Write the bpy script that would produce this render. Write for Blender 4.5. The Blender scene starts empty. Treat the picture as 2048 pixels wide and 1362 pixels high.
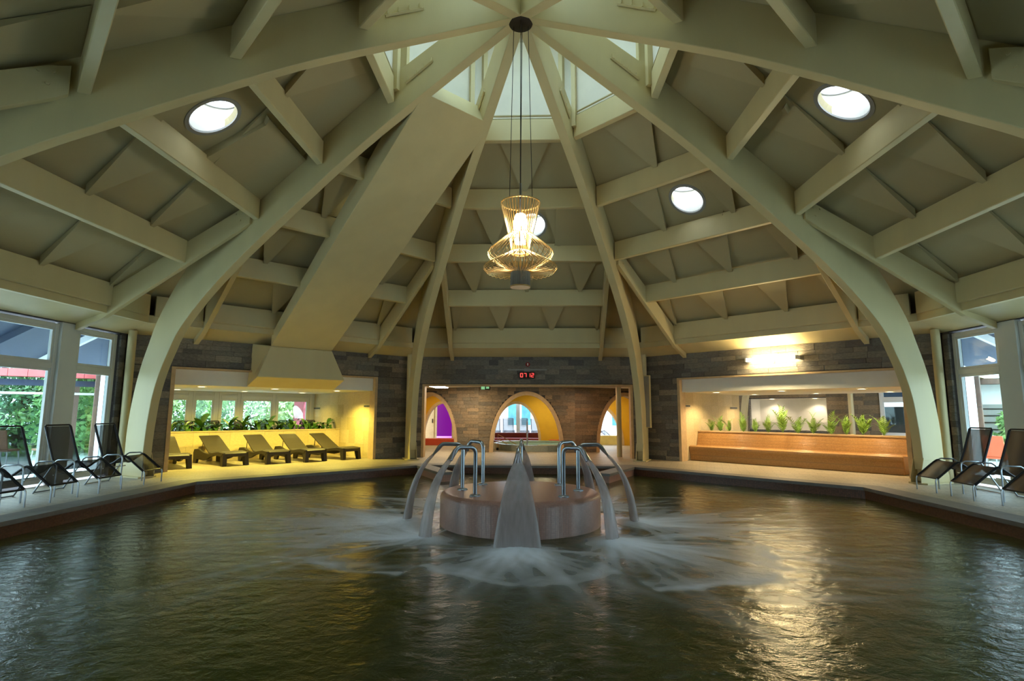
import bpy, bmesh, math, random
import numpy as np
from mathutils import Vector, Matrix
PI = math.pi
S = bpy.context.scene
COL = S.collection
R = random.Random(7)

# ------------------------------------------------------------------ camera
def set_camera():
    f, pit, yaw, rol = 1097.7, math.radians(7.444), math.radians(-2.026), math.radians(0.217)
    fw = Vector((math.sin(yaw)*math.cos(pit), math.cos(yaw)*math.cos(pit), math.sin(pit)))
    r = Vector((math.cos(yaw), -math.sin(yaw), 0)); u = r.cross(fw)
    r2 = r*math.cos(rol) + u*math.sin(rol); u2 = r2.cross(fw)
    cd = bpy.data.cameras.new('camera'); co = bpy.data.objects.new('camera', cd); COL.objects.link(co)
    m = Matrix((r2, u2, -fw)).transposed().to_4x4(); m.translation = Vector((0.18, -8.89, 1.5))
    co.matrix_world = m
    cd.sensor_width = 36; cd.lens = f/2048*36; cd.clip_start = 0.05; cd.clip_end = 300
    S.camera = co
set_camera()

# ------------------------------------------------------------------ world, exposure
wd = bpy.data.worlds.new('world'); S.world = wd; wd.use_nodes = True
bg = wd.node_tree.nodes['Background']
bg.inputs[0].default_value = (0.72, 0.85, 1.0, 1)
# plain overcast sky: the zenith well over twice as bright as the horizon
_n = wd.node_tree.nodes; _l = wd.node_tree.links
_tc = _n.new('ShaderNodeTexCoord'); _sx = _n.new('ShaderNodeSeparateXYZ'); _mr = _n.new('ShaderNodeMapRange')
_l.new(_tc.outputs['Generated'], _sx.inputs[0]); _l.new(_sx.outputs['Z'], _mr.inputs[0]); _mr.inputs[3].default_value = 3.6; _mr.inputs[4].default_value = 9.6
_l.new(_mr.outputs[0], bg.inputs[1])
S.view_settings.view_transform = 'Standard'; S.view_settings.look = 'None'
S.view_settings.gamma = 1; S.view_settings.use_curve_mapping = False
S.view_settings.exposure = 0.5
S.cycles.max_bounces = 8; S.cycles.diffuse_bounces = 5; S.cycles.glossy_bounces = 4
S.cycles.transparent_max_bounces = 16; S.cycles.caustics_reflective = False; S.cycles.caustics_refractive = False
S.cycles.sample_clamp_indirect = 6

# ------------------------------------------------------------------ constants (metres; octagonal hall centred on the origin)
A = 9.61                                     # apothem of the hall walls
T = math.tan(PI/8)
PV = [2.52, 4.12, 5.70, 7.30, 8.90]          # purlin distances from the centre
SL = 0.575                                   # roof slope
ZM = lambda v: 9.10 - SL*v                   # purlin mid height
CEIL = 0.30                                  # ceiling above purlin middle
ZC = lambda v: ZM(v) + CEIL
ZW = -0.23                                   # water level
PA = 7.0                                     # apothem of the pool
FC = (0.0, 0.15)                             # fountain centre

# ------------------------------------------------------------------ materials
def C(r, g, b):
    def l(c):
        c /= 255
        return c/12.92 if c <= .04045 else ((c+.055)/1.055)**2.4
    return (l(r), l(g), l(b), 1)
MATS = {}
def nodes(name):
    m = bpy.data.materials.new(name); m.use_nodes = True
    nt = m.node_tree; bs = nt.nodes['Principled BSDF']
    MATS[name] = m
    return m, nt, bs
def N(nt, typ, **kw):
    n = nt.nodes.new(typ)
    for k, v in kw.items():
        if k.startswith('i_'):
            n.inputs[k[2:].replace('_', ' ')].default_value = v
        else: setattr(n, k, v)
    return n
def pos(nt, scale=(1, 1, 1), rot=(0, 0, 0), obj=False):
    mp = N(nt, 'ShaderNodeMapping'); mp.inputs['Scale'].default_value = scale; mp.inputs['Rotation'].default_value = rot
    if obj: nt.links.new(N(nt, 'ShaderNodeTexCoord').outputs['Object'], mp.inputs[0])
    else: nt.links.new(N(nt, 'ShaderNodeNewGeometry').outputs['Position'], mp.inputs[0])
    return mp.outputs[0]
def ramp(nt, fac, stops):
    r = N(nt, 'ShaderNodeValToRGB'); el = r.color_ramp.elements
    while len(el) < len(stops): el.new(.5)
    for e, (p, c) in zip(el, stops): e.position = p; e.color = c
    nt.links.new(fac, r.inputs[0]); return r.outputs[0]
def mat(name, col, rough=.6, metal=0, var=.12, scale=3.0, bump=0.0, bscale=30, stretch=(1, 1, 1), spec=.5, emit=None, es=0, alpha=1):
    m, nt, bs = nodes(name)
    bs.inputs['Roughness'].default_value = rough; bs.inputs['Metallic'].default_value = metal
    bs.inputs['Specular IOR Level'].default_value = spec
    if var:
        n = N(nt, 'ShaderNodeTexNoise', i_Scale=scale, i_Detail=5.0)
        nt.links.new(pos(nt, stretch), n.inputs['Vector'])
        a = tuple(min(1, c*(1-var)) for c in col[:3])+(1,); b = tuple(min(1, c*(1+var)) for c in col[:3])+(1,)
        nt.links.new(ramp(nt, n.outputs['Fac'], [(.3, a), (.7, b)]), bs.inputs['Base Color'])
    else: bs.inputs['Base Color'].default_value = col
    if bump:
        n2 = N(nt, 'ShaderNodeTexNoise', i_Scale=bscale, i_Detail=4.0)
        nt.links.new(pos(nt, stretch), n2.inputs['Vector'])
        b = N(nt, 'ShaderNodeBump', i_Strength=bump, i_Distance=.02)
        nt.links.new(n2.outputs['Fac'], b.inputs['Height']); nt.links.new(b.outputs[0], bs.inputs['Normal'])
    if emit: bs.inputs['Emission Color'].default_value = emit; bs.inputs['Emission Strength'].default_value = es
    return m
def emis(name, col, s):
    return mat(name, (0.6, 0.6, 0.6, 1), .5, var=0, emit=col, es=s)

M_beam = mat('cream_painted_timber', C(203, 188, 142), .5, var=.06, scale=1.5, bump=.06, bscale=60, stretch=(1, 1, .2))
M_ceil = mat('cream_ceiling_board', C(178, 166, 128), .7, var=.05, scale=.8)
M_white = mat('white_paint', C(226, 224, 216), .6, var=.03)
M_lantern = mat('white_lantern_board', C(226, 222, 210), .7, var=.03)
M_pvc = mat('white_window_plastic', C(205, 206, 204), .35, var=.02)
M_steel = mat('brushed_steel', C(165, 172, 180), .28, 1, var=.05)
M_dark = mat('dark_steel', C(48, 44, 40), .5, .6, var=.05)
M_black = mat('black_rubber', C(18, 18, 20), .5, var=.05)
M_chrome = mat('polished_steel', C(190, 195, 200), .15, 1, var=.02)
M_charcoal = mat('charcoal_tube', C(44, 44, 48), .35, .7, var=.02)
M_gold = mat('gilded_rod', C(222, 190, 130), .3, .85, var=.02)
M_plastic = mat('brown_grey_plastic', C(56, 50, 42), .5, var=.06, spec=.3, bump=.1, bscale=120)
M_soil = mat('potting_soil', C(42, 32, 24), .9, var=.3, scale=20, bump=.5)
M_kerb = mat('smooth_coping_stone', C(112, 108, 104), .55, var=.12, scale=5, bump=.05)
M_red = mat('red_ceramic_tile', C(188, 74, 50), .4, var=.1)
M_yellow = mat('ochre_plaster', C(214, 166, 36), .7, var=.05)
M_sand = mat('sandstone_trim', C(196, 168, 128), .7, var=.1, scale=8, bump=.1)
M_green = mat('leaf_green', C(74, 124, 40), .45, var=.35, scale=6)
M_palm = mat('palm_green', C(134, 172, 76), .5, var=.35, scale=8)
M_stem = mat('plant_stem', C(86, 104, 44), .6, var=.2)
M_extw = mat('white_render', C(236, 238, 240), .8, var=.03)
M_eave = mat('blue_grey_soffit', C(44, 58, 82), .6, var=.1, scale=2, stretch=(6, 6, 1))
M_post = mat('brown_timber_post', C(92, 70, 58), .6, var=.15, stretch=(4, 4, .5))
M_roofred = mat('red_roof_tile', C(206, 96, 96), .6, var=.08)
M_ground = mat('pale_paving', C(205, 208, 208), .8, var=.1, scale=2, bump=.05)
M_lawn = mat('lawn_green', C(96, 142, 70), .9, var=.3, scale=3, bump=.3)
M_grey = mat('grey_fixture', C(150, 150, 146), .5, var=.03)
M_orange = mat('orange_fabric', C(210, 92, 50), .6, var=.05)
M_brownch = mat('brown_weave', C(120, 86, 62), .6, var=.1)
M_poolgrey = mat('grey_green_mosaic', C(150, 156, 140), .35, var=.1, scale=20)
M_tan = mat('tan_rail', C(190, 150, 92), .45, var=.05)
E_down = emis('downlight_lens', (1, .86, .55, 1), 9)
E_tube = emis('fluorescent_tube', (1, .78, .40, 1), 110)
E_tubew = emis('lit_tube_white', (1, .92, .78, 1), 10)
E_bulb = emis('chandelier_bulb', (1, .88, .66, 1), 60)
E_red = emis('red_digit_light', (1, .02, .02, 1), 1.6)
E_green = emis('green_exit_light', (.25, .9, .35, 1), .35)
E_purple = mat('violet_lit_glass', (.03, 0, .05, 1), .3, var=0, emit=(.30, .0, .42, 1), es=.42)
E_violet = emis('violet_light_strip', (.42, .02, 1, 1), 1.4)

def mat_slate(name, cols):
    m, nt, bs = nodes(name)
    oi = N(nt, 'ShaderNodeObjectInfo')
    base = ramp(nt, oi.outputs['Random'], [(i/(len(cols)-1), c) for i, c in enumerate(cols)])
    n = N(nt, 'ShaderNodeTexNoise', i_Scale=14.0, i_Detail=6.0, i_Roughness=.65)
    nt.links.new(pos(nt, (1, 1, 2.2)), n.inputs['Vector'])
    mx = N(nt, 'ShaderNodeMix', data_type='RGBA', blend_type='MULTIPLY'); mx.inputs[0].default_value = .75
    nt.links.new(base, mx.inputs[6])
    nt.links.new(ramp(nt, n.outputs['Fac'], [(.25, (.45, .44, .42, 1)), (.75, (1.35, 1.33, 1.3, 1))]), mx.inputs[7])
    nt.links.new(mx.outputs[2], bs.inputs['Base Color'])
    b = N(nt, 'ShaderNodeBump', i_Strength=.55, i_Distance=.03); nt.links.new(n.outputs['Fac'], b.inputs['Height'])
    nt.links.new(b.outputs[0], bs.inputs['Normal']); bs.inputs['Roughness'].default_value = .62
    return m
M_slate = mat_slate('slate_stone', [C(92, 90, 88), C(132, 126, 116), C(104, 104, 104), C(150, 141, 126), C(112, 106, 100), C(84, 82, 82), C(138, 130, 118)])
M_slateb = mat('slate_backing', C(76, 74, 72), .8, var=.3, scale=12, bump=.3)
M_slatew = mat_slate('brown_slate_stone', [C(116, 104, 84), C(140, 122, 96), C(104, 98, 86), C(150, 130, 102), C(122, 114, 98)])
M_trav = mat_slate('travertine_tile', [C(205, 186, 142), C(214, 196, 152), C(198, 178, 132), C(220, 202, 160)])
for m_ in (M_trav,):
    for n_ in m_.node_tree.nodes:
        if n_.type == 'MIX': n_.inputs[0].default_value = .28
        if n_.type == 'BUMP': n_.inputs['Strength'].default_value = .1
M_travb = mat('travertine_backing', C(200, 182, 140), .6, var=.1, scale=4)

def mat_mosaic(name, c1, c2, grout, size=.025, rough=.3):
    m, nt, bs = nodes(name)
    geo = N(nt, 'ShaderNodeTexCoord')
    vo = N(nt, 'ShaderNodeTexVoronoi', i_Scale=1/size, distance='CHEBYCHEV', i_Randomness=0.0)
    nt.links.new(geo.outputs['Object'], vo.inputs['Vector'])
    sep = N(nt, 'ShaderNodeSeparateColor'); nt.links.new(vo.outputs['Color'], sep.inputs[0])
    col = ramp(nt, sep.outputs[0], [(0, c1), (1, c2)])
    edge = ramp(nt, vo.outputs['Distance'], [(.40, (1, 1, 1, 1)), (.48, (0, 0, 0, 1))])
    mx = N(nt, 'ShaderNodeMix', data_type='RGBA'); nt.links.new(edge, mx.inputs[0])
    mx.inputs[6].default_value = grout; nt.links.new(col, mx.inputs[7])
    nt.links.new(mx.outputs[2], bs.inputs['Base Color'])
    b = N(nt, 'ShaderNodeBump', i_Strength=.4, i_Distance=.004); nt.links.new(edge, b.inputs['Height'])
    nt.links.new(b.outputs[0], bs.inputs['Normal']); bs.inputs['Roughness'].default_value = rough
    return m
M_mosaic = mat_mosaic('orange_mosaic', C(166, 122, 68), C(186, 142, 86), C(150, 116, 76))
M_pink = mat_mosaic('pink_brown_mosaic', C(158, 116, 103), C(172, 128, 113), C(146, 112, 100))
M_poolwall = mat_mosaic('brown_pool_mosaic', C(84, 52, 38), C(110, 70, 50), C(66, 46, 36))
M_poolbed = mat('pool_bed', C(60, 56, 30), .8, var=.1)

def mat_deck():
    m, nt, bs = nodes('deck_stone')
    br = N(nt, 'ShaderNodeTexBrick', i_Scale=1.0, i_Mortar_Size=.006)
    br.inputs['Brick Width'].default_value = .4; br.inputs['Row Height'].default_value = .2
    br.inputs['Color1'].default_value = C(172, 160, 138); br.inputs['Color2'].default_value = C(158, 148, 128); br.inputs['Mortar'].default_value = C(128, 120, 106)
    nt.links.new(pos(nt, rot=(0, 0, .3)), br.inputs['Vector'])
    n = N(nt, 'ShaderNodeTexNoise', i_Scale=22.0, i_Detail=5.0); nt.links.new(pos(nt), n.inputs['Vector'])
    mx = N(nt, 'ShaderNodeMix', data_type='RGBA', blend_type='MULTIPLY'); mx.inputs[0].default_value = .6
    nt.links.new(br.outputs['Color'], mx.inputs[6]); nt.links.new(ramp(nt, n.outputs['Fac'], [(.3, (.6, .6, .6, 1)), (.7, (1.2, 1.2, 1.2, 1))]), mx.inputs[7])
    nt.links.new(mx.outputs[2], bs.inputs['Base Color']); bs.inputs['Roughness'].default_value = .5
    b = N(nt, 'ShaderNodeBump', i_Strength=.25, i_Distance=.01); nt.links.new(n.outputs['Fac'], b.inputs['Height']); nt.links.new(b.outputs[0], bs.inputs['Normal'])
    return m
M_deck = mat_deck()

def mat_glass():
    m, nt, bs = nodes('window_glass'); nt.nodes.remove(bs)
    out = nt.nodes['Material Output']
    t = N(nt, 'ShaderNodeBsdfTransparent'); t.inputs[0].default_value = (.86, .96, .94, 1)
    g = N(nt, 'ShaderNodeBsdfGlossy', i_Roughness=.02); lw = N(nt, 'ShaderNodeLayerWeight', i_Blend=.5)
    pw = N(nt, 'ShaderNodeMath', operation='POWER'); nt.links.new(lw.outputs['Facing'], pw.inputs[0]); pw.inputs[1].default_value = 5
    fr = N(nt, 'ShaderNodeMath', operation='MULTIPLY_ADD'); nt.links.new(pw.outputs[0], fr.inputs[0]); fr.inputs[1].default_value = .9; fr.inputs[2].default_value = .035
    mx = N(nt, 'ShaderNodeMixShader'); nt.links.new(fr.outputs[0], mx.inputs[0]); nt.links.new(t.outputs[0], mx.inputs[1]); nt.links.new(g.outputs[0], mx.inputs[2])
    nt.links.new(mx.outputs[0], out.inputs[0]); return m
M_glass = mat_glass()
def mat_sheer(name, col, trans, rough=.6, streak=False):
    m, nt, bs = nodes(name); out = nt.nodes['Material Output']
    bs.inputs['Base Color'].default_value = col; bs.inputs['Roughness'].default_value = rough
    t = N(nt, 'ShaderNodeBsdfTransparent'); mx = N(nt, 'ShaderNodeMixShader'); mx.inputs[0].default_value = 1-trans
    if streak:
        n = N(nt, 'ShaderNodeTexNoise', i_Scale=2.0, i_Detail=2.0); nt.links.new(pos(nt, (9, 9, .15)), n.inputs['Vector'])
        nt.links.new(ramp(nt, n.outputs['Fac'], [(.3, (1-trans-.08,)*3+(1,)), (.7, (min(1, 1-trans+.08),)*3+(1,))]), mx.inputs[0])
    nt.links.new(t.outputs[0], mx.inputs[1]); nt.links.new(bs.outputs[0], mx.inputs[2]); nt.links.new(mx.outputs[0], out.inputs[0])
    return m
M_sling = mat_sheer('black_sling_mesh', C(26, 26, 30), .42)
M_slingb = mat_sheer('brown_sling_mesh', C(92, 74, 62), .22)
M_jet = mat_sheer('falling_water', C(184, 172, 172), .42, .25, True)
M_sheerw = mat_sheer('milky_dome', C(240, 244, 250), .9)

def mat_water():
    m, nt, bs = nodes('green_pool_water')
    at = N(nt, 'ShaderNodeAttribute', attribute_name='foam')
    mx = N(nt, 'ShaderNodeMix', data_type='RGBA'); nt.links.new(at.outputs['Fac'], mx.inputs[0])
    n0 = N(nt, 'ShaderNodeTexNoise', i_Scale=.5, i_Detail=3.0); nt.links.new(pos(nt), n0.inputs['Vector'])
    nt.links.new(ramp(nt, n0.outputs['Fac'], [(.3, C(38, 48, 14)), (.7, C(54, 62, 20))]), mx.inputs[6])
    mx.inputs[7].default_value = C(226, 234, 246)
    nt.links.new(mx.outputs[2], bs.inputs['Base Color'])
    rr = N(nt, 'ShaderNodeMapRange'); nt.links.new(at.outputs['Fac'], rr.inputs[0]); rr.inputs[3].default_value = .14; rr.inputs[4].default_value = .7
    nt.links.new(rr.outputs[0], bs.inputs['Roughness']); bs.inputs['IOR'].default_value = 1.36
    na = N(nt, 'ShaderNodeTexNoise', i_Scale=5.5, i_Detail=5.0, i_Roughness=.6, i_Distortion=.4); nt.links.new(pos(nt, (1, 1.25, 1)), na.inputs['Vector'])
    b = N(nt, 'ShaderNodeBump', i_Strength=.5, i_Distance=.03); nt.links.new(na.outputs['Fac'], b.inputs['Height'])
    nt.links.new(b.outputs[0], bs.inputs['Normal'])
    return m
M_water = mat_water()
def mat_foliage(name, c1, c2):
    m, nt, bs = nodes(name); n = N(nt, 'ShaderNodeTexNoise', i_Scale=1.3, i_Detail=6.0); nt.links.new(pos(nt), n.inputs['Vector'])
    nt.links.new(ramp(nt, n.outputs['Fac'], [(.35, c1), (.65, c2)]), bs.inputs['Base Color']); bs.inputs['Roughness'].default_value = .6
    return m
M_tree = mat_foliage('tree_leaves', C(70, 120, 62), C(168, 204, 124))
M_tree3 = mat_foliage('dimmed_leaves', C(44, 84, 58), C(104, 150, 96))  # darker leaf copy: dimness of the view through glass put into the colour
M_tree2 = mat_foliage('pale_tree_leaves', C(96, 140, 84), C(206, 224, 160))

# ------------------------------------------------------------------ mesh helpers
class MB:
    def __init__(s): s.v = []; s.f = []
    def add(s, vs, fs):
        n = len(s.v); s.v += [tuple(p) for p in vs]; s.f += [tuple(i+n for i in f) for f in fs]; return s
    def hexa(s, p):
        return s.add(p, [(0, 3, 2, 1), (4, 5, 6, 7), (0, 1, 5, 4), (1, 2, 6, 5), (2, 3, 7, 6), (3, 0, 4, 7)])
    def box(s, x0, x1, y0, y1, z0, z1):
        return s.hexa([(x0, y0, z0), (x1, y0, z0), (x1, y1, z0), (x0, y1, z0), (x0, y0, z1), (x1, y0, z1), (x1, y1, z1), (x0, y1, z1)])
    def prism(s, a, b):
        n = len(a)
        return s.add(list(a)+list(b), [tuple(range(n-1, -1, -1)), tuple(range(n, 2*n))]+[(i, (i+1) % n, n+(i+1) % n, n+i) for i in range(n)])
    def tube(s, path, r, seg=8, closed=False):
        P = [Vector(p) for p in path]; n = len(P); rs = r if isinstance(r, (list, tuple)) else [r]*n
        rings = []; up = None
        for i in range(n):
            if closed: t = P[(i+1) % n]-P[i-1]
            else: t = P[min(i+1, n-1)]-P[max(i-1, 0)]
            t.normalize()
            if up is None:
                up = Vector((0, 0, 1)) if abs(t.z) < .9 else Vector((1, 0, 0))
            a = (up - t*up.dot(t)).normalized(); b = t.cross(a); up = a
            rings.append([P[i]+(a*math.cos(2*PI*k/seg)+b*math.sin(2*PI*k/seg))*rs[i] for k in range(seg)])
        vs = [p for r_ in rings for p in r_]; fs = []
        for i in range(n if closed else n-1):
            j = (i+1) % n
            for k in range(seg): fs.append((i*seg+k, i*seg+(k+1) % seg, j*seg+(k+1) % seg, j*seg+k))
        if not closed: fs += [tuple(range(seg-1, -1, -1)), tuple((n-1)*seg+k for k in range(seg))]
        return s.add(vs, fs)
    def lathe(s, prof, seg=24, c=(0, 0, 0), cap=True):
        vs = [(c[0]+r*math.cos(2*PI*k/seg), c[1]+r*math.sin(2*PI*k/seg), c[2]+z) for r, z in prof for k in range(seg)]
        fs = [(i*seg+k, i*seg+(k+1) % seg, (i+1)*seg+(k+1) % seg, (i+1)*seg+k) for i in range(len(prof)-1) for k in range(seg)]
        if cap: fs += [tuple(range(seg-1, -1, -1)), tuple((len(prof)-1)*seg+k for k in range(seg))]
        return s.add(vs, fs)
    def mesh(s, name, m, smooth=False):
        me = bpy.data.meshes.new(name); me.from_pydata(s.v, [], s.f); me.update()
        if m: me.materials.append(m)
        if smooth: me.polygons.foreach_set('use_smooth', [True]*len(me.polygons))
        return me
    def build(s, name, m, parent=None, smooth=False, bev=0, fix=True):
        me = s.mesh(name, m, smooth)
        if fix:
            b = bmesh.new(); b.from_mesh(me); bmesh.ops.recalc_face_normals(b, faces=b.faces); b.to_mesh(me); b.free()
        o = obj(name, me, parent)
        if bev:
            md = o.modifiers.new('bevel', 'BEVEL'); md.width = bev; md.segments = 2; md.limit_method = 'ANGLE'
        if smooth:
            try: me.set_sharp_from_angle(angle=math.radians(40))
            except Exception: pass
        return o
def obj(name, me, parent=None, loc=None, rz=0):
    o = bpy.data.objects.new(name, me); COL.objects.link(o)
    if parent: o.parent = parent
    if loc: o.location = loc
    if rz: o.rotation_euler.z = rz
    return o
def tag(o, label, cat, group=None):
    o['label'] = label; o['category'] = cat
    if group: o['group'] = group
    return o
def struct(o, label=None, k=None):
    o['kind'] = 'structure'
    if label: o['label'] = label
    if k: o.rotation_euler.z = -k*PI/4
    return o
def W(k, u, v, z=0):
    a = -k*PI/4; return Vector((u*math.cos(a)-v*math.sin(a), u*math.sin(a)+v*math.cos(a), z))
def thing(name, label, cat, loc=(0, 0, 0), rz=0, group=None):
    o = obj(name, None, None, loc, rz); o.empty_display_size = .1
    return tag(o, label, cat, group)
def bthing(name, label, cat, k, u, v, z=0, rz=0, group=None):
    return thing(name, label, cat, W(k, u, v, z), -k*PI/4+rz, group)
def clone(root, loc, rz, label, scale=None):
    r = root.copy(); COL.objects.link(r); r.location = loc; r.rotation_euler = (0, 0, rz); r['label'] = label
    if scale: r.scale = scale
    for ch in list(root.children):
        c = ch.copy(); COL.objects.link(c); c.parent = r
        for g in list(ch.children):
            d = g.copy(); COL.objects.link(d); d.parent = c
    return r
def spline(pts, n=8):
    out = []; P = [Vector(p) for p in pts]
    for i in range(len(P)-1):
        a, b, c, d = P[max(i-1, 0)], P[i], P[i+1], P[min(i+2, len(P)-1)]
        for j in range(n):
            t = j/n
            out.append(.5*((2*b)+(c-a)*t+(2*a-5*b+4*c-d)*t*t+(3*b-a-3*c+d)*t**3))
    out.append(P[-1]); return out
def light(name, typ, loc, power, col, size=.15, rot=None, parent=None, sy=None, spot=None):
    l = bpy.data.lights.new(name, typ); l.energy = power; l.color = col
    if typ == 'AREA':
        l.size = size
        if sy: l.shape = 'RECTANGLE'; l.size_y = sy
        else: l.shape = 'DISK'
    elif typ == 'SPOT': l.spot_size = spot or 2.2; l.spot_blend = .6; l.shadow_soft_size = size
    else: l.shadow_soft_size = size
    o = bpy.data.objects.new(name, l); COL.objects.link(o); o.location = loc
    if rot: o.rotation_euler = rot
    if parent: o.parent = parent
    return o
UNIT = MB().box(-.5, .5, -.5, .5, -.5, .5)
def unit_mesh(name, m, bev=.0):
    return UNIT.mesh(name, m)
STONE = unit_mesh('stone', M_slate); STONEW = unit_mesh('stone', M_slatew); TILE = unit_mesh('tile', M_trav)

def courses(parent, me, v, rects, rh=(.12, .19), ln=(.3, .8), gap=.006, dep=(.03, .05), seed=1, name='stone', hole=None, flat=False):
    """stones laid in courses on the wall plane y=v (front towards -y), rects in (u0,u1,z0,z1)"""
    rr = random.Random(seed)
    for (u0, u1, z0, z1) in rects:
        z = z0
        while z < z1-.02:
            h = rr.uniform(*rh)
            if z1-z-h < rh[0]*.6: h = z1-z
            spans = [(u0, u1)]
            if hole:
                w = max(hole(z), hole(z+h))
                c = hole.c
                if w > 0: spans = [(u0, c-w), (c+w, u1)]
            for (a, b) in spans:
                x = a
                while x < b-.02:
                    l = rr.uniform(*ln)
                    if b-x-l < ln[0]*.6: l = b-x
                    d = rr.uniform(*dep) if not flat else dep[0]
                    o = obj(name, me, parent, (x+l/2, v+.05-d/2, z+h/2)); o.scale = (l-gap, d, h-gap)
                    x += l
            z += h

# ================================================================== THE SETTING
def octa(a, z): return [(a/math.cos(PI/8)*math.cos(PI/8+i*PI/4), a/math.cos(PI/8)*math.sin(PI/8+i*PI/4), z) for i in range(8)]
def ring(mb, a0, a1, z0, z1):
    for i in range(8):
        j = (i+1) % 8
        p, q, r, s = octa(a0, z0), octa(a1, z0), octa(a0, z1), octa(a1, z1)
        mb.hexa([p[i], q[i], q[j], p[j], r[i], s[i], s[j], r[j]])
fl = MB(); ring(fl, PA+.45, A+.06, -.15, 0)
def rect_k(mb, k, u0, u1, v0, v1, z0, z1):
    mb.hexa([W(k, u0, v0, z0), W(k, u1, v0, z0), W(k, u1, v1, z0), W(k, u0, v1, z0), W(k, u0, v0, z1), W(k, u1, v0, z1), W(k, u1, v1, z1), W(k, u0, v1, z1)])
rect_k(fl, 0, -5.2, 5.2, A+.061, 20, -.15, 0)
rect_k(fl, -1, -3.2, 3.0, A+.061, 14.6, -.152, -.001)
rect_k(fl, 1, -3.0, 3.5, A+.061, 14.3, -.152, -.001)
floor = struct(fl.build('floor', M_deck), 'beige stone pool deck running into the alcoves')
kb = MB(); ring(kb, PA-.03, PA+.45, -.06, .004)
kerb = kb.build('coping', M_kerb, floor)
pb = MB(); ring(pb, PA+.0, PA+.44, -1.3, -.06)
basin = struct(pb.build('pool_basin', M_poolwall), 'sunken octagonal pool basin with brown mosaic sides')
MB().add(octa(PA+.2, -1.3), [tuple(range(8))]).build('pool_bed', M_poolbed, basin)
for s in (-1, 1):
    a0 = Vector((s*2.95, 7.05, 0)); a1 = Vector((s*1.95, 5.15, 0)); d = (a1-a0).normalized(); n = Vector((-d.y, d.x, 0))*.17
    mb = MB(); mb.hexa([(p+Vector((0, 0, z))) for z in (-1.3, -.06) for p in (a0-n, a1-n, a1+n, a0+n)])
    ck = mb.build('stair_cheek', M_pink, basin)
    n2 = n*1.2; mb = MB(); mb.hexa([(p+Vector((0, 0, z))) for z in (-.06, .003) for p in (a0-n2, a1-n2+d*.03, a1+n2+d*.03, a0+n2)])
    mb.build('cheek_coping', M_kerb, ck)

# ---- stone walls of the hall
OPEN = {0: (-3.5, 3.56, 2.43), -1: (-3.0, 2.82, 2.62), 1: (-2.8, 3.24, 2.60)}
WN = {0: 'wall_back', -1: 'wall_back_left', 1: 'wall_back_right', -2: 'wall_left', 2: 'wall_right', -3: 'wall_front_left', 3: 'wall_front_right', 4: 'wall_front'}
VX = A*T
walls = {}
for k, nm in WN.items():
    mb = MB(); y0, y1 = A+.05, A+.30
    if k in OPEN:
        u0, u1, zt = OPEN[k]
        mb.box(-VX-.1, u0, y0, y1, 0, 4.2); mb.box(u1, VX+.1, y0, y1, 0, 4.2); mb.box(u0, u1, y0, y1, zt, 4.2)
    elif abs(k) == 3:
        mb.box(-VX-.1, -1.25, y0, y1, 0, 4.2); mb.box(1.25, VX+.1, y0, y1, 0, 4.2); mb.box(-1.25, 1.25, y0, y1, 3.32, 4.2)
    elif abs(k) == 2:
        mb.box(-VX-.1, -3.78, y0, y1, 0, 4.2); mb.box(3.78, VX+.1, y0, y1, 0, 4.2); mb.box(-3.78, 3.78, y0, y1, 3.34, 4.2)
    else: mb.box(-VX-.1, VX+.1, y0, y1, 0, 4.2)
    w = struct(mb.build(nm, M_slateb), k=k); walls[k] = w
    if k in OPEN:
        courses(w, STONE, A, [(-VX+.03, u0, 0, zt), (u1, VX-.03, 0, zt), (-VX+.03, VX-.03, zt+.02, 3.36)], seed=k+20)
    elif abs(k) == 2:
        courses(w, STONE, A, [(-VX+.03, -3.78, 0, 3.3), (3.78, VX-.03, 0, 3.3)], seed=k+20)
walls[0]['label'] = 'grey slate-clad end wall above the wide opening'; walls[-1]['label'] = 'grey slate wall around the yellow lounger alcove'; walls[1]['label'] = 'grey slate wall around the tiled bench alcove'

# ---- opening trims, bulkheads, alcove shells
def alcove(k, side, zt, u0, u1, vend, zc, n):
    t = MB()
    t.box(u0-.0, u0+.09, A-.012, A+.32, 0, zt); t.box(u1-.09, u1, A-.012, A+.32, 0, zt); t.box(u0+.09, u1-.09, A-.012, A+.32, zt-.05, zt)
    struct(t.build('trim_%d' % n, M_sand), 'stone trim lining the %s alcove opening' % side, k)
    b = MB(); b.box(u0+.09, u1-.09, A+.14, A+.24, zc, zt-.05)
    struct(b.build('trim_%d' % (n+1), M_white), 'white bulkhead across the top of the %s alcove' % side, k)
    c = MB(); c.box(u0-.3, u1+.3, A+.241, vend+.3, zc, zc+.2)
    struct(c.build('ceiling_alcove_'+side, M_white), 'white plaster ceiling of the %s alcove' % side, k)
    for s, uu in ((-1, u0), (1, u1)):
        w = MB(); w.box(min(uu, uu+s*.3), max(uu, uu+s*.3), A+.33, vend, 0, zc)
        o = struct(w.build('wall_alcove_%s_%s' % (side, 'near' if s < 0 else 'far'), M_travb), 'travertine side wall of the %s alcove' % side, k)
        # tiles on the visible inner face
        rr = random.Random(5+s); z = 0
        while z < zc-.05:
            h = min(.435, zc-z); v = A+.33
            while v < vend-.02:
                l = min(rr.choice((.62, .62, .45)), vend-v)
                q = obj('tile', TILE, o, (uu-s*.006, v+l/2, z+h/2)); q.scale = (.014, l-.004, h-.004)
                v += l
            z += h
alcove(-1, 'left', 2.62, -3.0, 2.82, 14.4, 2.17, 1)
alcove(1, 'right', 2.60, -2.8, 3.24, 13.9, 2.15, 3)
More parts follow.
